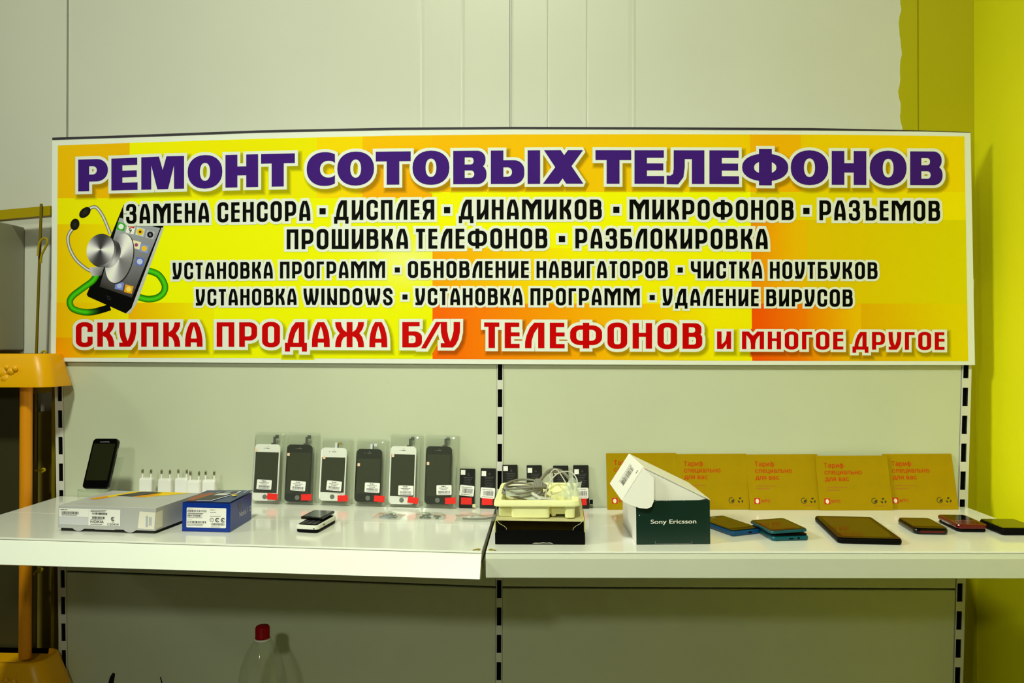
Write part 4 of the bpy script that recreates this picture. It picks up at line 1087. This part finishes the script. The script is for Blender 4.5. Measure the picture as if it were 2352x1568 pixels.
for s_, x0 in ((1,0),(-1,W)):
    pts = [(0,.004),(.0205,.004),(.0205,.024),(.019,.029),(.014,.033),(.007,.0365),(.003,.0415),(0,.0425)]
    q = [(x0+s_*x, z) for x, z in pts]
    mb2 = MB(); mb2.hexa([(x,.0022,z) for x,z in q],[(x,.0012,z) for x,z in q], M_blkm)
    for a_, b_ in zip(q[1:-1], q[2:]): mb2.poly([(a_[0],.0011,a_[1]),(b_[0],.0011,b_[1]),(b_[0]+s_*.0006,.0011,b_[1]+.0005),(a_[0]+s_*.0006,.0011,a_[1]+.0005)], M_top)
    mb2.build('side_flap', k)
mb = MB(); fi = Face((0,L-.0012,0),(1,0,0),(0,0,1),.0002)
for cx in (.062,.1): fi.pol(mb, [(cx-.008,.026),(cx+.008,.026),(cx+.003,.035),(cx-.003,.035)], M_gin, 1)
mb.build('inside_marks', k)

M_pulp = mat('cream_pulp_tray', (250,247,165), 1.0, rough=.6, noise=.04, nscale=40)
kt = k.matrix_world if False else (Matrix.Translation(k.location) @ k.rotation_euler.to_matrix().to_4x4())
tr = thing('packing_tray', 'cream moulded packing tray full of cables on the black carton', 'tray', (0,0,0))
tr.matrix_world = kt @ Matrix.Translation((.0, .010, Hh+.0003))
TX0, TX1, TL = -.004, .152, .195
mb = MB()
out = rrect(TX0,0,TX1,TL,.012,5); inn = rrect(TX0+.013,.012,TX1-.013,TL-.014,.010,5)
def notch(x, y):            # the front rim dips in the middle
    if y < .02 and .045 < x < .105: return -.006
    return 0
rz0, rz1 = .022, .0315
rings_ = [[(x,y,rz0) for x,y in out], [(x,y,rz0+.003) for x,y in out], [(x*.985+.001,y*.985+.0015,rz1+notch(x,y)) for x,y in out], [(x,y,rz1+notch(x,y)) for x,y in inn], [(x,y,.004) for x,y in rrect(TX0+.018,.020,TX1-.018,TL-.02,.010,5)]]
mb.rings(rings_, M_pulp, cap0=False, cap1=True); mb.build('rim_and_basin', tr, .0012)
mb = MB()
for (x0,y0,x1,y1,z1) in ((.004,.016,.040,.09,.0215),(.0275,.004,.098,.10,.0215),(.099,.018,.110,.10,.0215),(.1245,.004,.1435,.12,.0215),(.004,.10,.14,.175,.0215)):
    rs = [[(x,y,z) for x,y in rrect(x0+d,y0+d,x1-d,y1-d,.005,4)] for z,d in ((0,.002),(.0012,.0008),(z1,0))]
    mb.rings(rs, M_pulp); 
mb.build('moulded_cups', tr)
mb = MB(); mb.hexa([(.075,.10,.004),(.135,.10,.004),(.135,.178,.004),(.075,.178,.004)],[(.110,.165,.030),(.136,.165,.030),(.136,.178,.030),(.110,.178,.030)], M_pulp)
mb.build('sloped_cup', tr)
TM = tr.matrix_world.copy()
def in_tray(name, label, cat): 
    o = thing(name, label, cat, (0,0,0)); o.matrix_world = TM @ Matrix.Translation((0,0,.0045)); return o
M_cab = mat('grey_cable_rubber', (128,128,104), rough=.45); M_cabw = mat('pale_cable', (196,198,168), rough=.45)
gc = in_tray('cable_bundle', 'thick grey charging cable coiled and tied in the cream tray', 'cable')
rn = random.Random(4); mb = MB()
for q in range(5):
    cx, cy = .048+rn.uniform(-.004,.004), .085+rn.uniform(-.006,.006); rx, ry = .040+rn.uniform(-.004,.004), .045+rn.uniform(-.008,.006)
    z0 = .024+.0045*q; tl = rn.uniform(-.004,.004); a = rn.uniform(-.3,.3)
    pts = [(cx+rx*math.cos(t)*math.cos(a)-ry*math.sin(t)*math.sin(a)*.6, cy+rx*math.cos(t)*math.sin(a)*.6+ry*math.sin(t), z0+tl*math.cos(t)+.003*math.sin(2*t+q)) for t in [2*math.pi*k_/14 for k_ in range(14)]]
    mb.tube(catmull(pts, 4, True), .0021, M_cab, 7)
mb.tube(catmull([(.05,.09,.030),(.075,.115,.042),(.095,.14,.060),(.118,.15,.058),(.135,.14,.044),(.142,.11,.030)], 8), .0030, M_cab, 8)
mb.tube(catmull([(.045,.08,.028),(.072,.11,.038),(.093,.14,.056),(.116,.152,.054)], 8), .0030, M_cab, 8)
mb.build('coils', gc)
mb = MB()
for d in range(3):
    pts = [(.072+.003*d+.010*math.cos(t)*.45, .075+.02*math.sin(t)*.4, .034+.018*math.sin(t)+.0*d) for t in [2*math.pi*k_/12 for k_ in range(12)]]
    mb.tube(catmull(pts, 4, True), .0021, M_cab, 7)
tag(mb.build('wrap_turns', gc), 'turns of cable wrapped around the coil')
mb = MB(); mb.tube([(.066,.035,.034),(.084,.020,.026)], .0032, M_cabw, 10); tag(mb.build('plug', gc), 'pale plug end')
wc = in_tray('thin_cable', 'thin pale cable looping over the back of the cream tray', 'cable'); mb = MB()
mb.tube(catmull([(.092,.03,.010),(.090,.05,.030),(.098,.08,.048),(.115,.11,.060),(.138,.12,.060),(.150,.11,.046),(.147,.09,.030)], 9), .0013, M_cabw, 7)
mb.tube(catmull([(.100,.10,.040),(.098,.13,.055),(.110,.14,.062),(.125,.12,.045),(.135,.08,.030),(.138,.05,.022)], 9), .0011, M_cabw, 7)
mb.tube(catmull([(.072,.02,.024),(.085,.018,.028),(.095,.018,.027),(.108,.018,.024),(.12,.022,.022)], 9), .0013, M_cabw, 7)
mb.build('lead', wc)
def film(name, label, P, fx, fy, seed, m_):
    o = in_tray(name, label, 'bag'); rn = random.Random(seed); mb = MB(); N = 12; pts = []
    a, b, c, d = [V(p) for p in P]
    for j in range(N+1):
        for i in range(N+1):
            u, v = i/N, j/N; q = (a*(1-u)+b*u)*(1-v) + (d*(1-u)+c*u)*v
            pts.append(q + V((0, .003*math.sin(fx*u*6+v*3), .0035*math.sin(fy*u*7+v*5)+rn.uniform(-.0012,.0012))))
    mb.add(pts, [(j*(N+1)+i, j*(N+1)+i+1, (j+1)*(N+1)+i+1, (j+1)*(N+1)+i) for j in range(N) for i in range(N)], m_, True); mb.build('film', o); return o
M_film = clear_mat('grey_film', (.62,.63,.56), .30, .2, .55); M_film2 = clear_mat('pale_film', (.85,.88,.82), .3, .15, .40)
film('plastic_bag', 'crumpled grey plastic bag at the front of the cream tray', [(.018,.022,.030),(.105,.020,.022),(.075,.055,.028),(.012,.060,.044)], 1.3, 1, 3, M_film)
film('plastic_bag', 'pale clear plastic bag corner sticking up from the cream tray', [(.118,.05,.022),(.150,.045,.024),(.158,.06,.050),(.135,.10,.054)], 1, 1.2, 8, M_film2)
mb = MB(); wp = in_tray('paper_slip', 'small white paper slip at the back of the cream tray', 'paper'); mb.box((.012,.165,.026),(.046,.166,.0335), M_lab); mb.build('slip', wp)

# ---- green and white phone box with open lid
M_grn = mat('dark_green_carton', (6,42,28), rough=.4, noise=.05); M_card = mat('white_carton', (243,245,214), 1.0, rough=.5)
E0 = shelf(1462, 1251); W, L, Hh = .131, .172, .0775
s_ = thing('phone_box', 'open white phone box with dark green front and raised lid', 'box', (E0.x, E0.y, zs(E0.x+.05)), (0, tilt(.2), math.radians(2.2)))
t = .0012; mb = MB()
mb.box((0,.0013,.0002),(W,L,t), M_card); mb.box((0,.0013,t),(t,L,Hh), M_card); mb.box((W-t,.0013,t),(W,L,Hh), M_card); mb.box((t,L-t,t),(W-t,L,Hh), M_card)
mb.build('box_walls', s_)
mb = MB(); mb.box((0,0,.0002),(W,t,Hh), M_grn)
fw = Face((0,0,0),(1,0,0),(0,0,1),.0003); rn = random.Random(8)
for q in range(12):
    x = rn.uniform(0,W); fw.rect(mb, x, Hh-.0008, x+rn.uniform(.0006,.0025), Hh-.0004, M_card, 1)
for x0, x1 in ((.033,.034),(.098,.099)): fw.rect(mb, x0,.001,x1,.006, M_hole, 1)
fw.rect(mb, .034,.001,.098,.0016, M_hole, 1); fw.disc(mb, .006,.052,.0007, M_card, 1, 8)
tag(mb.build('front_panel', s_), 'dark green front panel')
mb = MB(); write(mb, fw, 'Sony Ericsson', .0255, .0368, M_card, width=.081, cap=.0074, k=2, bold=.012)
tag(mb.build('maker_lettering', s_), 'white lettering')
mb = MB(); mb.box((t+.002,.006,.0013),(W-t-.002,L-.006,Hh-.018), M_blkm); tag(mb.build('shade_block', s_), 'black block standing in for shade inside the box')  # shade inside the open box put in as a black block
be = math.radians(26.5); Lw = .131
hx, hz = W, Hh+.0006
def lp(s0, y, n=0): return V((hx - s0*math.cos(be) + n*math.sin(be), y, hz + s0*math.sin(be) + n*math.cos(be)))
def plate(mb, pts, nrm, m, t_=.0011): nn = V(nrm).normalized()*t_; mb.hexa([V(p) for p in pts], [V(p)+nn for p in pts], m)
mb = MB(); plate(mb, [lp(0,.001), lp(Lw,.001), lp(Lw,L), lp(0,L)], (math.sin(be),0,math.cos(be)), M_card); mb.build('lid', s_)
dn = V((-.55,0,-.835)).normalized()
Fa, Fb = lp(Lw,.0012), lp(Lw,L-.001); ep = .070
mb = MB(); plate(mb, [Fa, Fb, Fb+dn*ep, Fa+dn*ep], (-.835,0,.55), M_card)
ef = Face(Fa + V((-.835,0,.55)).normalized()*.0012, dn, (0,1,0), .0003)
ef.n = V((-.835,0,.55)).normalized(); ef.barcode(mb, .014, .05, .050, .085, M_prn, 1, 3); ef.dashes(mb, .012,.09,.052,.003, M_prn, 1, 6); ef.dashes(mb, .012,.102,.052,.002, M_prn, 1, 7); ef.rect(mb, .010,.016,.017,.020, M_prn, 1)
tag(mb.build('end_flap', s_), 'white end flap with a barcode')
a_, g_ = Fa, Fa+dn*ep
pl = [(a_.x,a_.z),(a_.x+.0175,a_.z-.0185),(a_.x+.0165,a_.z-.058),(a_.x+.012,a_.z-.068),(a_.x+.004,a_.z-.0715),(a_.x-.008,a_.z-.0705),(a_.x-.024,a_.z-.0655),(g_.x,g_.z)]
tky = lambda x, z: -.0004 - .16*max(0, (x-a_.x)*.835 - (z-a_.z)*.55)
mb = MB(); mb.hexa([(x, tky(x,z), z) for x,z in pl], [(x, tky(x,z)-.0011, z) for x,z in pl], M_card)
mb.build('tuck_flap', s_)
mb = MB(); c0, c1 = lp(.004,.003), lp(Lw-.006,.003); dd = V((-math.sin(be),0,-math.cos(be)))
plate(mb, [c0, c1, c1+dd*.052+V((.012,0,0)), c0+dd*.020+V((-.055,0,.006))], (0,1,0), M_card); tag(mb.build('dust_flap', s_), 'white inner flap hanging from the lid')

# ---- card envelopes
M_env = mat('brown_card', (160,133,0), .96, rough=.7, spec=.08, noise=.05, nscale=30)
M_envr = mat('red_orange_print', (196,48,10), rough=.7, spec=.1); M_envg = mat('dark_green_print', (38,44,12), rough=.6); M_logo = mat('red_logo', (196,12,14), rough=.5); M_egg = mat('egg_white', (236,226,170), rough=.5)
M_envs = mat('small_brown_print', (176,100,20), rough=.6)
envs = [(1395,1551,1040,1171,1397,1556,'half hidden by the open box'), (1553,1712,1042,1170,1559,1720,'second from the batteries'),
        (1717,1874,1043,1171,1726,1886,'third from the batteries'), (1875,2032,1046,1173,1888,2048,'fourth from the batteries'), (2030,2178,1042,1169,2048,2195,'nearest the yellow wall')]
for i, (ta, tb, yt, yb, ba, bb_, lb) in enumerate(envs):
    Yb = [-.024,-.026,-.031,-.036,-.030][i]; Yt = -.0035 if i != 3 else -.009
    p = at_y((ba+bb_)/2, yb, Yb); z = zs(p.x); W = .1525 if i < 4 else .146; L = at_y((ta+tb)/2, yt, Yt).z - z; Ln = math.hypot(L, Yt-Yb); a = math.asin((Yt-Yb)/Ln)
    e_ = thing('card_envelope', 'brown tariff card envelope with red print, ' + lb, 'envelope', (0,0,0), group='brown card envelopes against the back panel')
    e_.matrix_world = Matrix.Translation((p.x, Yb, z)) @ Matrix.Rotation(tilt(p.x), 4, 'Y') @ Matrix.Rotation(-a, 4, 'X')
    mb = MB(); rs = [[(x, y, z_) for x, z_ in rrect(-W/2+d, d, W/2-d, Ln-d, .0012, 2)][::-1] for y, d in ((.0024,.0004),(.002,0),(.0004,0),(0,.0004))]
    mb.rings(rs, M_env); mb.build('card_sleeve', e_)
    f = Face((-W/2,0,0),(1,0,0),(0,0,1),.0003); mb = MB(); lx = .0165
    for q, tx in enumerate(('Тариф','специально','для вас')): write(mb, f, tx, lx, Ln-.0255-.0142*q, M_envr, cap=.0098, k=1, bold=.006)
    f.dashes(mb, lx,Ln-.068,lx+.045,.0018, M_envs, 1, 3); f.dashes(mb, lx,Ln-.074,lx+.030,.0018, M_envs, 1, 5)
    f.rect(mb, .0105,.0130,.0225,.0250, M_logo, 1); f.disc(mb, .0165,.0186,.0036, M_egg, 2, 16, .0048)
    write(mb, f, 'МТС', .0255, .0160, M_logo, width=.0185, cap=.0056, k=1, bold=.012)
    tag(mb.build('red_print', e_), 'red lettering and egg logo')
    mb = MB(); x1 = W-.0375; f.ring(mb, x1,.0195,.0062,.0012, M_envg, 1, 20, 60, 390); f.pol(mb, [(x1-.001,.0185),(x1+.005,.0225),(x1+.004,.017),(x1+.001,.0155)], M_envg, 1)
    x2 = x1+.0188
    for q in range(3):
        an = math.radians(90+120*q); cx, cy = x2+.0042*math.cos(an), .0195+.0042*math.sin(an)
        f.pol(mb, [(cx+.0032*math.cos(an+1.9),cy+.0032*math.sin(an+1.9)),(cx+.003*math.cos(an+.9),cy+.003*math.sin(an+.9)),(cx+.0036*math.cos(an-1.2),cy+.0036*math.sin(an-1.2)),(cx+.0022*math.cos(an+2.9),cy+.0022*math.sin(an+2.9))], M_envg, 1)
    f.dashes(mb, x1-.001,.0085,x2+.003,.0013, M_envs, 1, 4)
    tag(mb.build('recycling_marks', e_), 'dark green globe and recycling marks')

# ---- phones lying on the grey-fronted shelf
def lying(px, py, dx=0, dy=0): 
    c = shelf(px, py); return (c.x+dx, c.y+dy, zs(c.x+dx))
M_bl = mat('cyan_blue_shell', (0,72,112), rough=.3, spec=.3); M_teal = mat('teal_shell', (0,80,82), rough=.3, spec=.3); M_dred = mat('dark_red_shell', (92,2,10), rough=.2, coat=.2, spec=.3)
M_scr2 = mat('dark_screen', (44,43,8), rough=.07, spec=.66)
loc = (.352, -.200, zs(.352))
q = flat_phone('smartphone', 'blue-edged black smartphone lying beside the green and white box', .0625, .116, .0115, loc, (0, tilt(.35), math.radians(23)), M_bl, r=.006, screen=M_scr2, e=.0042)
mb = MB(); mb.box((.004,-.0583,.004),(.011,-.0575,.0065), M_blkm); mb.build('charging_port', q)
mb = MB(); f = Face((0,0,.0117),(1,0,0),(0,1,0),.0001); f.pol(mb, rrect(-.016,.044,-.011,.046,.0008,2), M_whp, 1); f.pol(mb, rrect(-.006,.044,.004,.046,.0008,2), M_whp, 1); mb.build('speaker_slots', q)
loc = (.4365, -.245, zs(.4365))
q = thing('smartphone', 'teal smartphone with its case halves sprung apart, in front of the brown envelopes', 'phone', loc, (0, tilt(.4), math.radians(7)))
W, L = .069, .102
mb = MB(); slab(mb, -W/2,-L/2,W/2,L/2,0,.0085,.008,M_teal,.003); mb.box((-.004,-L/2-.0004,.0032),(.004,-L/2+.0006,.0055), M_blkm); mb.box((.012,-L/2-.0004,.003),(.0155,-L/2+.0006,.0065), M_blkm); tag(mb.build('back_cover', q), 'teal back cover with ports')
mb = MB(); slab(mb, -W/2+.002,-L/2+.002,W/2-.002,L/2-.002,.0085,.0112,.007,M_blkm,.001); mb.build('inner_frame', q)
Mt = Matrix.Translation((-.002,.001,.0128)) @ Matrix.Rotation(math.radians(-2.2),4,'Y') @ Matrix.Rotation(math.radians(-1.5),4,'X')
mb = MB(Mt); slab(mb, -W/2,-L/2,W/2,L/2,.0,.0052,.008,M_teal,.0018); mb.build('front_half', q)
mb = MB(Mt); slab(mb, -W/2+.002,-L/2+.002,W/2-.002,L/2-.002,.0052,.0058,.007,M_glass,.0003); mb.build('front_glass', q)
mb = MB(Mt); Face((0,0,.0058),(1,0,0),(0,1,0),.0001).rect(mb, -W/2+.006,-L/2+.010,W/2-.006,L/2-.012, M_scr2); mb.build('screen', q)
loc = (.582, -.231, zs(.58)+.0003)
q = flat_phone('tablet', 'black seven inch tablet lying face up before the brown envelopes', .108, .182, .0105, loc, (0, tilt(.5), math.radians(-6.5)), M_blkm, r=.008, scr=(.010,.014,.010,.012), screen=M_scr2, e=.003)
q['category'] = 'tablet'
loc = (.7165, -.205, zs(.71))
q = flat_phone('smartphone', 'small black smartphone with dark red end, between the tablet and the red phone', .0605, .092, .0118, loc, (0, tilt(.7), math.radians(-5)), M_blk, r=.010, screen=M_scr2, e=.0038)
mb = MB(); mb.box((-.021,-.0462,.004),(.021,-.0452,.0072), M_dred); tag(mb.build('end_trim', q), 'dark red end trim')
loc = (.7975, -.190, zs(.79))
q = thing('red_phone', 'glossy dark red keypad phone lying between two black phones', 'phone', loc, (0, tilt(.7), math.radians(-3)))
mb = MB(); slab(mb, -.0262,-.0425,.0262,.0425,.0,.0062,.009,M_blkm,.003); tag(mb.build('lower_shell', q), 'black lower shell')
mb = MB(); slab(mb, -.0270,-.0440,.0270,.0440,.0062,.0150,.008,M_dred,.0028); mb.build('upper_shell', q)
mb = MB(); f = Face((0,0,.0150),(1,0,0),(0,1,0),.0002); f.pol(mb, rrect(-.020,-.004,.020,.040,.003,4), M_glass, 1); mb.build('screen', q)
for r_ in range(3):
    for c_ in range(3):
        mb = MB(); slab(mb, -.019+c_*.0132,-.036+r_*.009,-.0075+c_*.0132,-.029+r_*.009,.0150,.0155,.0015,M_dred,.0002); mb.build('key', q)
mb = MB(); mb.rings([[(-.0266,y,z) for y,z in ((-.01,.007),(.02,.007),(.02,.0095),(-.01,.0095))],[(-.0274,y,z) for y,z in ((-.01,.007),(.02,.007),(.02,.0095),(-.01,.0095))]], M_let); tag(mb.build('side_trim', q), 'silver side trim')
loc = (.8685, -.2175, zs(.86))
q = flat_phone('smartphone', 'black smartphone with a blank screen at the shelf end by the yellow wall', .066, .080, .0135, loc, (0, tilt(.7), math.radians(-1)), M_blkm, r=.006, screen=M_scr2, e=.003, scr=(.005,.006,.005,.006))

# ---- below the shelf
M_pet = clear_mat('clear_pet', (.965,.978,.945), .33, .10, .025); M_cap = mat('dark_red_cap', (150,0,4), k=1.0, rough=.4, spec=.12)
bx = at_y(603,1437,-.115); BH = bx.z - .4685
bt = thing('plastic_bottle', 'large empty clear plastic bottle with a dark red cap under the shelf', 'bottle', (bx.x, -.115, .4685))
mb = MB()
prof = [(.030,.003),(.046,.004),(.0505,.02),(.0505,.10),(.048,.13),(.0505,.16),(.0500,.19),(.0480,.215),(.0430,.245),(.034,.275),(.0245,.296),(.0165,.308),(.0132,.312),(.0130,.316)]
prof = [(r, z*(BH-.0245)/.3115) for r, z in prof]
NB = 60
def flute(z): return .030*max(0, min(1, (z-.20)/.02))*max(0, min(1, (.285-z)/.03))
mb.rings([[(r*(1+flute(z)*math.cos(9*2*math.pi*k_/NB))*math.cos(2*math.pi*k_/NB), r*(1+flute(z)*math.cos(9*2*math.pi*k_/NB))*math.sin(2*math.pi*k_/NB), z) for k_ in range(NB)] for r, z in prof], M_pet, True, False, True)
mb.build('bottle_body', bt)
mb = MB(); mb.lathe([(.0132,BH-.0245),(.0150,BH-.0243),(.0150,BH-.0215),(.0146,BH-.021),(.0146,BH-.003),(.0128,BH),(.004,BH+.0003)], M_cap, 28); mb.build('cap', bt)
mb = MB(); mb.lathe([(.0132,BH-.0285),(.0170,BH-.028),(.0170,BH-.026),(.0132,BH-.0255)], M_wht, 28, cap0=False, cap1=False); mb.build('neck_ring', bt)
tp = at_y(261,1547,-.22)
o = thing('tool_handle', 'thin black tool handle poking up under the shelf by the slotted upright', 'tool', (tp.x-.05, -.22, .4685))
mb = MB(); h = tp.z-.4685; mb.tube([(0,0,.004),(.030,0,h*.6),(.0415,0,h*.86),(.047,0,h*.97),(.05,0,h)], [.006,.006,.0055,.0045,.003], M_blkm, 10); mb.build('handle', o)
c0 = at_y(405,1560,-.2)
o = thing('cable', 'dark tangled cable rising between the bottle and the black tool handle', 'cable', (c0.x, -.2, .4685)); h = c0.z-.4685-.022
mb = MB(); mb.tube(catmull([(-.03,0,.004),(-.045,.0,h*.5),(-.028,0,h+.004),(-.024,.01,h-.012),(-.005,.01,h-.006),(.02,0,h-.006),(.05,.0,h-.006),(.055,0,h*.5),(.03,0,.004)], 8), .0024, M_blkm, 7); mb.build('lead', o)
mb = MB(); mb.tube(catmull([(-.045,0,.004),(-.025,0,h*.6),(-.026,0,h-.006),(-.032,0,h+.026)], 8), .0012, M_blkm, 6); mb.build('thin_wire', o)

# ============================================================ corner beyond the shelving
M_rack2 = mat('rack_yellow_shaded', (112,98,6), k=1.0, rough=.5, spec=.2)  # darker copy of the rack yellow, dimness put into the colour
M_rack = mat('yellow_rack_paint', (160,142,4), k=.95, rough=.4, spec=.2)
rk = thing('wire_rack', 'yellow metal rod rack with hooks beside the shelving', 'rack', (at_y(100,900,.03).x, .03, 0)); ro = V(rk.location)
def rkp(px_, py_, Y=.03): return at_y(px_, py_, Y) - ro
mb = MB(); a, b_ = rkp(-60,501), rkp(122,485); 
mb.hexa([a+V((0,-.011,-.011)),a+V((0,.011,-.011)),a+V((0,.011,.011)),a+V((0,-.011,.011))],[b_+V((0,-.011,-.011)),b_+V((0,.011,-.011)),b_+V((0,.011,.011)),b_+V((0,-.011,.011))], M_rack); mb.build('crossbar', rk)
mb = MB(); a, b_ = rkp(76,897), rkp(124,893); mb.hexa([a+V((0,-.006,-.007)),a+V((0,.006,-.007)),a+V((0,.006,.007)),a+V((0,-.006,.007))],[b_+V((0,-.006,-.007)),b_+V((0,.006,-.007)),b_+V((0,.006,.007)),b_+V((0,-.006,.007))], M_rack); mb.build('crossbar', rk)
mb = MB(); mb.tube([rkp(95,468,.014), rkp(83,830,.014), rkp(81,1140,.014), rkp(80,1568,.014), rkp(80,1800,.014), V((rkp(80,1800,.014).x, -.016, .001))], .0030, M_rack2, 10); mb.build('rod', rk)
mb = MB(); a, b_ = rkp(127.5,830,.03), rkp(129,1160,.03); mb.hexa([V((a.x-.003,-.008,0)),V((a.x+.0045,-.008,0)),V((a.x+.0045,.008,0)),V((a.x-.003,.008,0))],[V((a.x-.003,-.008,a.z+.15)),V((a.x+.0045,-.008,a.z+.15)),V((a.x+.0045,.008,a.z+.15)),V((a.x-.003,.008,a.z+.15))], M_rack2); mb.build('side_post', rk)
for pts in ([(87,588),(90,560),(99,548),(108,549),(108,560),(96,585),(94,604)], [(84,820),(93,815),(98,807),(106,808),(105,816),(98,820)], [(80,1080),(90,1080),(100,1076),(103,1080),(94,1085)], [(78,1320),(82,1312),(94,1305),(97,1309),(86,1316)]):
    mb = MB(); mb.tube(catmull([rkp(x,y,.006) for x,y in pts], 6), .0024, M_rack, 8); mb.build('hook', rk)
M_cabn = mat('grey_cabinet_enamel', (128,130,98), k=.72, rough=.45)
cf = at_y(57,522,.078); ct = cf.z
cb = thing('wall_cabinet', 'grey metal cabinet on the wall behind the yellow rack', 'cabinet', (cf.x-.15, .04, 1.347))
mb = MB(); mb.box((-.15,-.06,0),(.15,.038,ct-1.347), M_cabn); mb.build('cabinet_body', cb, .003)
mb = MB(); mb.box((-.146,-.064,.006),(.146,-.0605,ct-1.353), M_cabn); mb.build('door', cb, .001)
M_shade_brown = mat('brown_shade', (92,80,14), k=.6, rough=.7, noise=.1)
bL, bR = at_y(-80,960,.07).x, at_y(131,960,.07).x
mb = MB(); mb.box((bL,.064,0),(bR,.078,at_y(100,945,.07).z), M_shade_brown)
tag(mb.build('shade_sheet', None, .001), 'brown sheet standing in for shade behind the yellow rod rack', 'shade_sheet')  # shade on the wall behind the rack, added as a brown sheet
M_shade_olive = mat('dark_olive_shade', (46,44,12), k=.8, rough=.6)
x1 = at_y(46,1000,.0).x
mb = MB(); mb.box((x1-.25,.006,.02),(x1,.063,1.268), M_shade_olive); tag(mb.build('under_tier_shade', None, .002), 'dark olive block standing in for shade under the orange shelf unit', 'cabinet')  # darkness below the orange tier, added as a dark block
M_or = mat('orange_plastic', (232,172,0), k=.98, rough=.34, spec=.3); M_or2 = mat('orange_tube_plastic', (214,138,4), k=.85, rough=.35)
ou = thing('plastic_shelf_unit', 'orange plastic shelf unit with tubular legs at the edge of the photo', 'shelf unit', (-1.24, -.06, 0)); oo_ = V(ou.location)
def tier(yt, yb, xr_, xt_):
    zt, zb = at_y(50,yt,-.10).z, at_y(50,yb,-.10).z; X1 = at_y(xr_,yb,-.10).x - oo_.x; X2 = at_y(xt_,yt,-.10).x - oo_.x
    mb = MB(); rs = []
    for z, x, y0, r in ((zb,X1,-.045,.03),(zb+.004,X1,-.045,.03),(zt-.006,X2,-.030,.03),(zt,X2-.004,-.026,.03),(zt,X2-.012,-.018,.026),(zt-.012,X2-.016,-.014,.024)):
        rs.append([(px_,py_,z) for px_,py_ in rrect(-.30,y0,x,.06,r,10)])
    mb.rings(rs, M_or, cap0=True, cap1=True, smooth=True)
    zc = (zt+zb)/2-.006
    for cx, cz, r in ((.068,.0,.012),(.075,-.012,.010),(.062,-.013,.009),(.088,.004,.008),(.097,.010,.007),(.080,.012,.006)):
        yy = -.041
        mb.rings([[(cx+.012+r*k_*math.cos(t_), yy-.004*(1-k_*k_)+.0005, zc+cz+r*k_*math.sin(t_)) for t_ in [2*math.pi*j/12 for j in range(12)]] for k_ in (1,.7,.35,.05)], M_or, cap0=False, smooth=True)
    return mb.build('tier', ou, .0015)
tier(812, 889, 113, 92); tier(1530, 1610, 112, 84)
zt1 = at_y(50,889,-.10).z; zt0 = at_y(50,1530,-.10).z
lx = at_y(60,1000,-.055).x - oo_.x
mb = MB(); mb.lathe([(.0125,zt0+.0005),(.0125,zt1-.0005)], M_or2, 20, (lx,.005)); mb.build('tube_leg', ou)
mb = MB(); mb.lathe([(.0125,.0),(.0125,at_y(50,1610,-.10).z-.0005)], M_or2, 20, (lx,.005)); mb.build('tube_leg', ou)
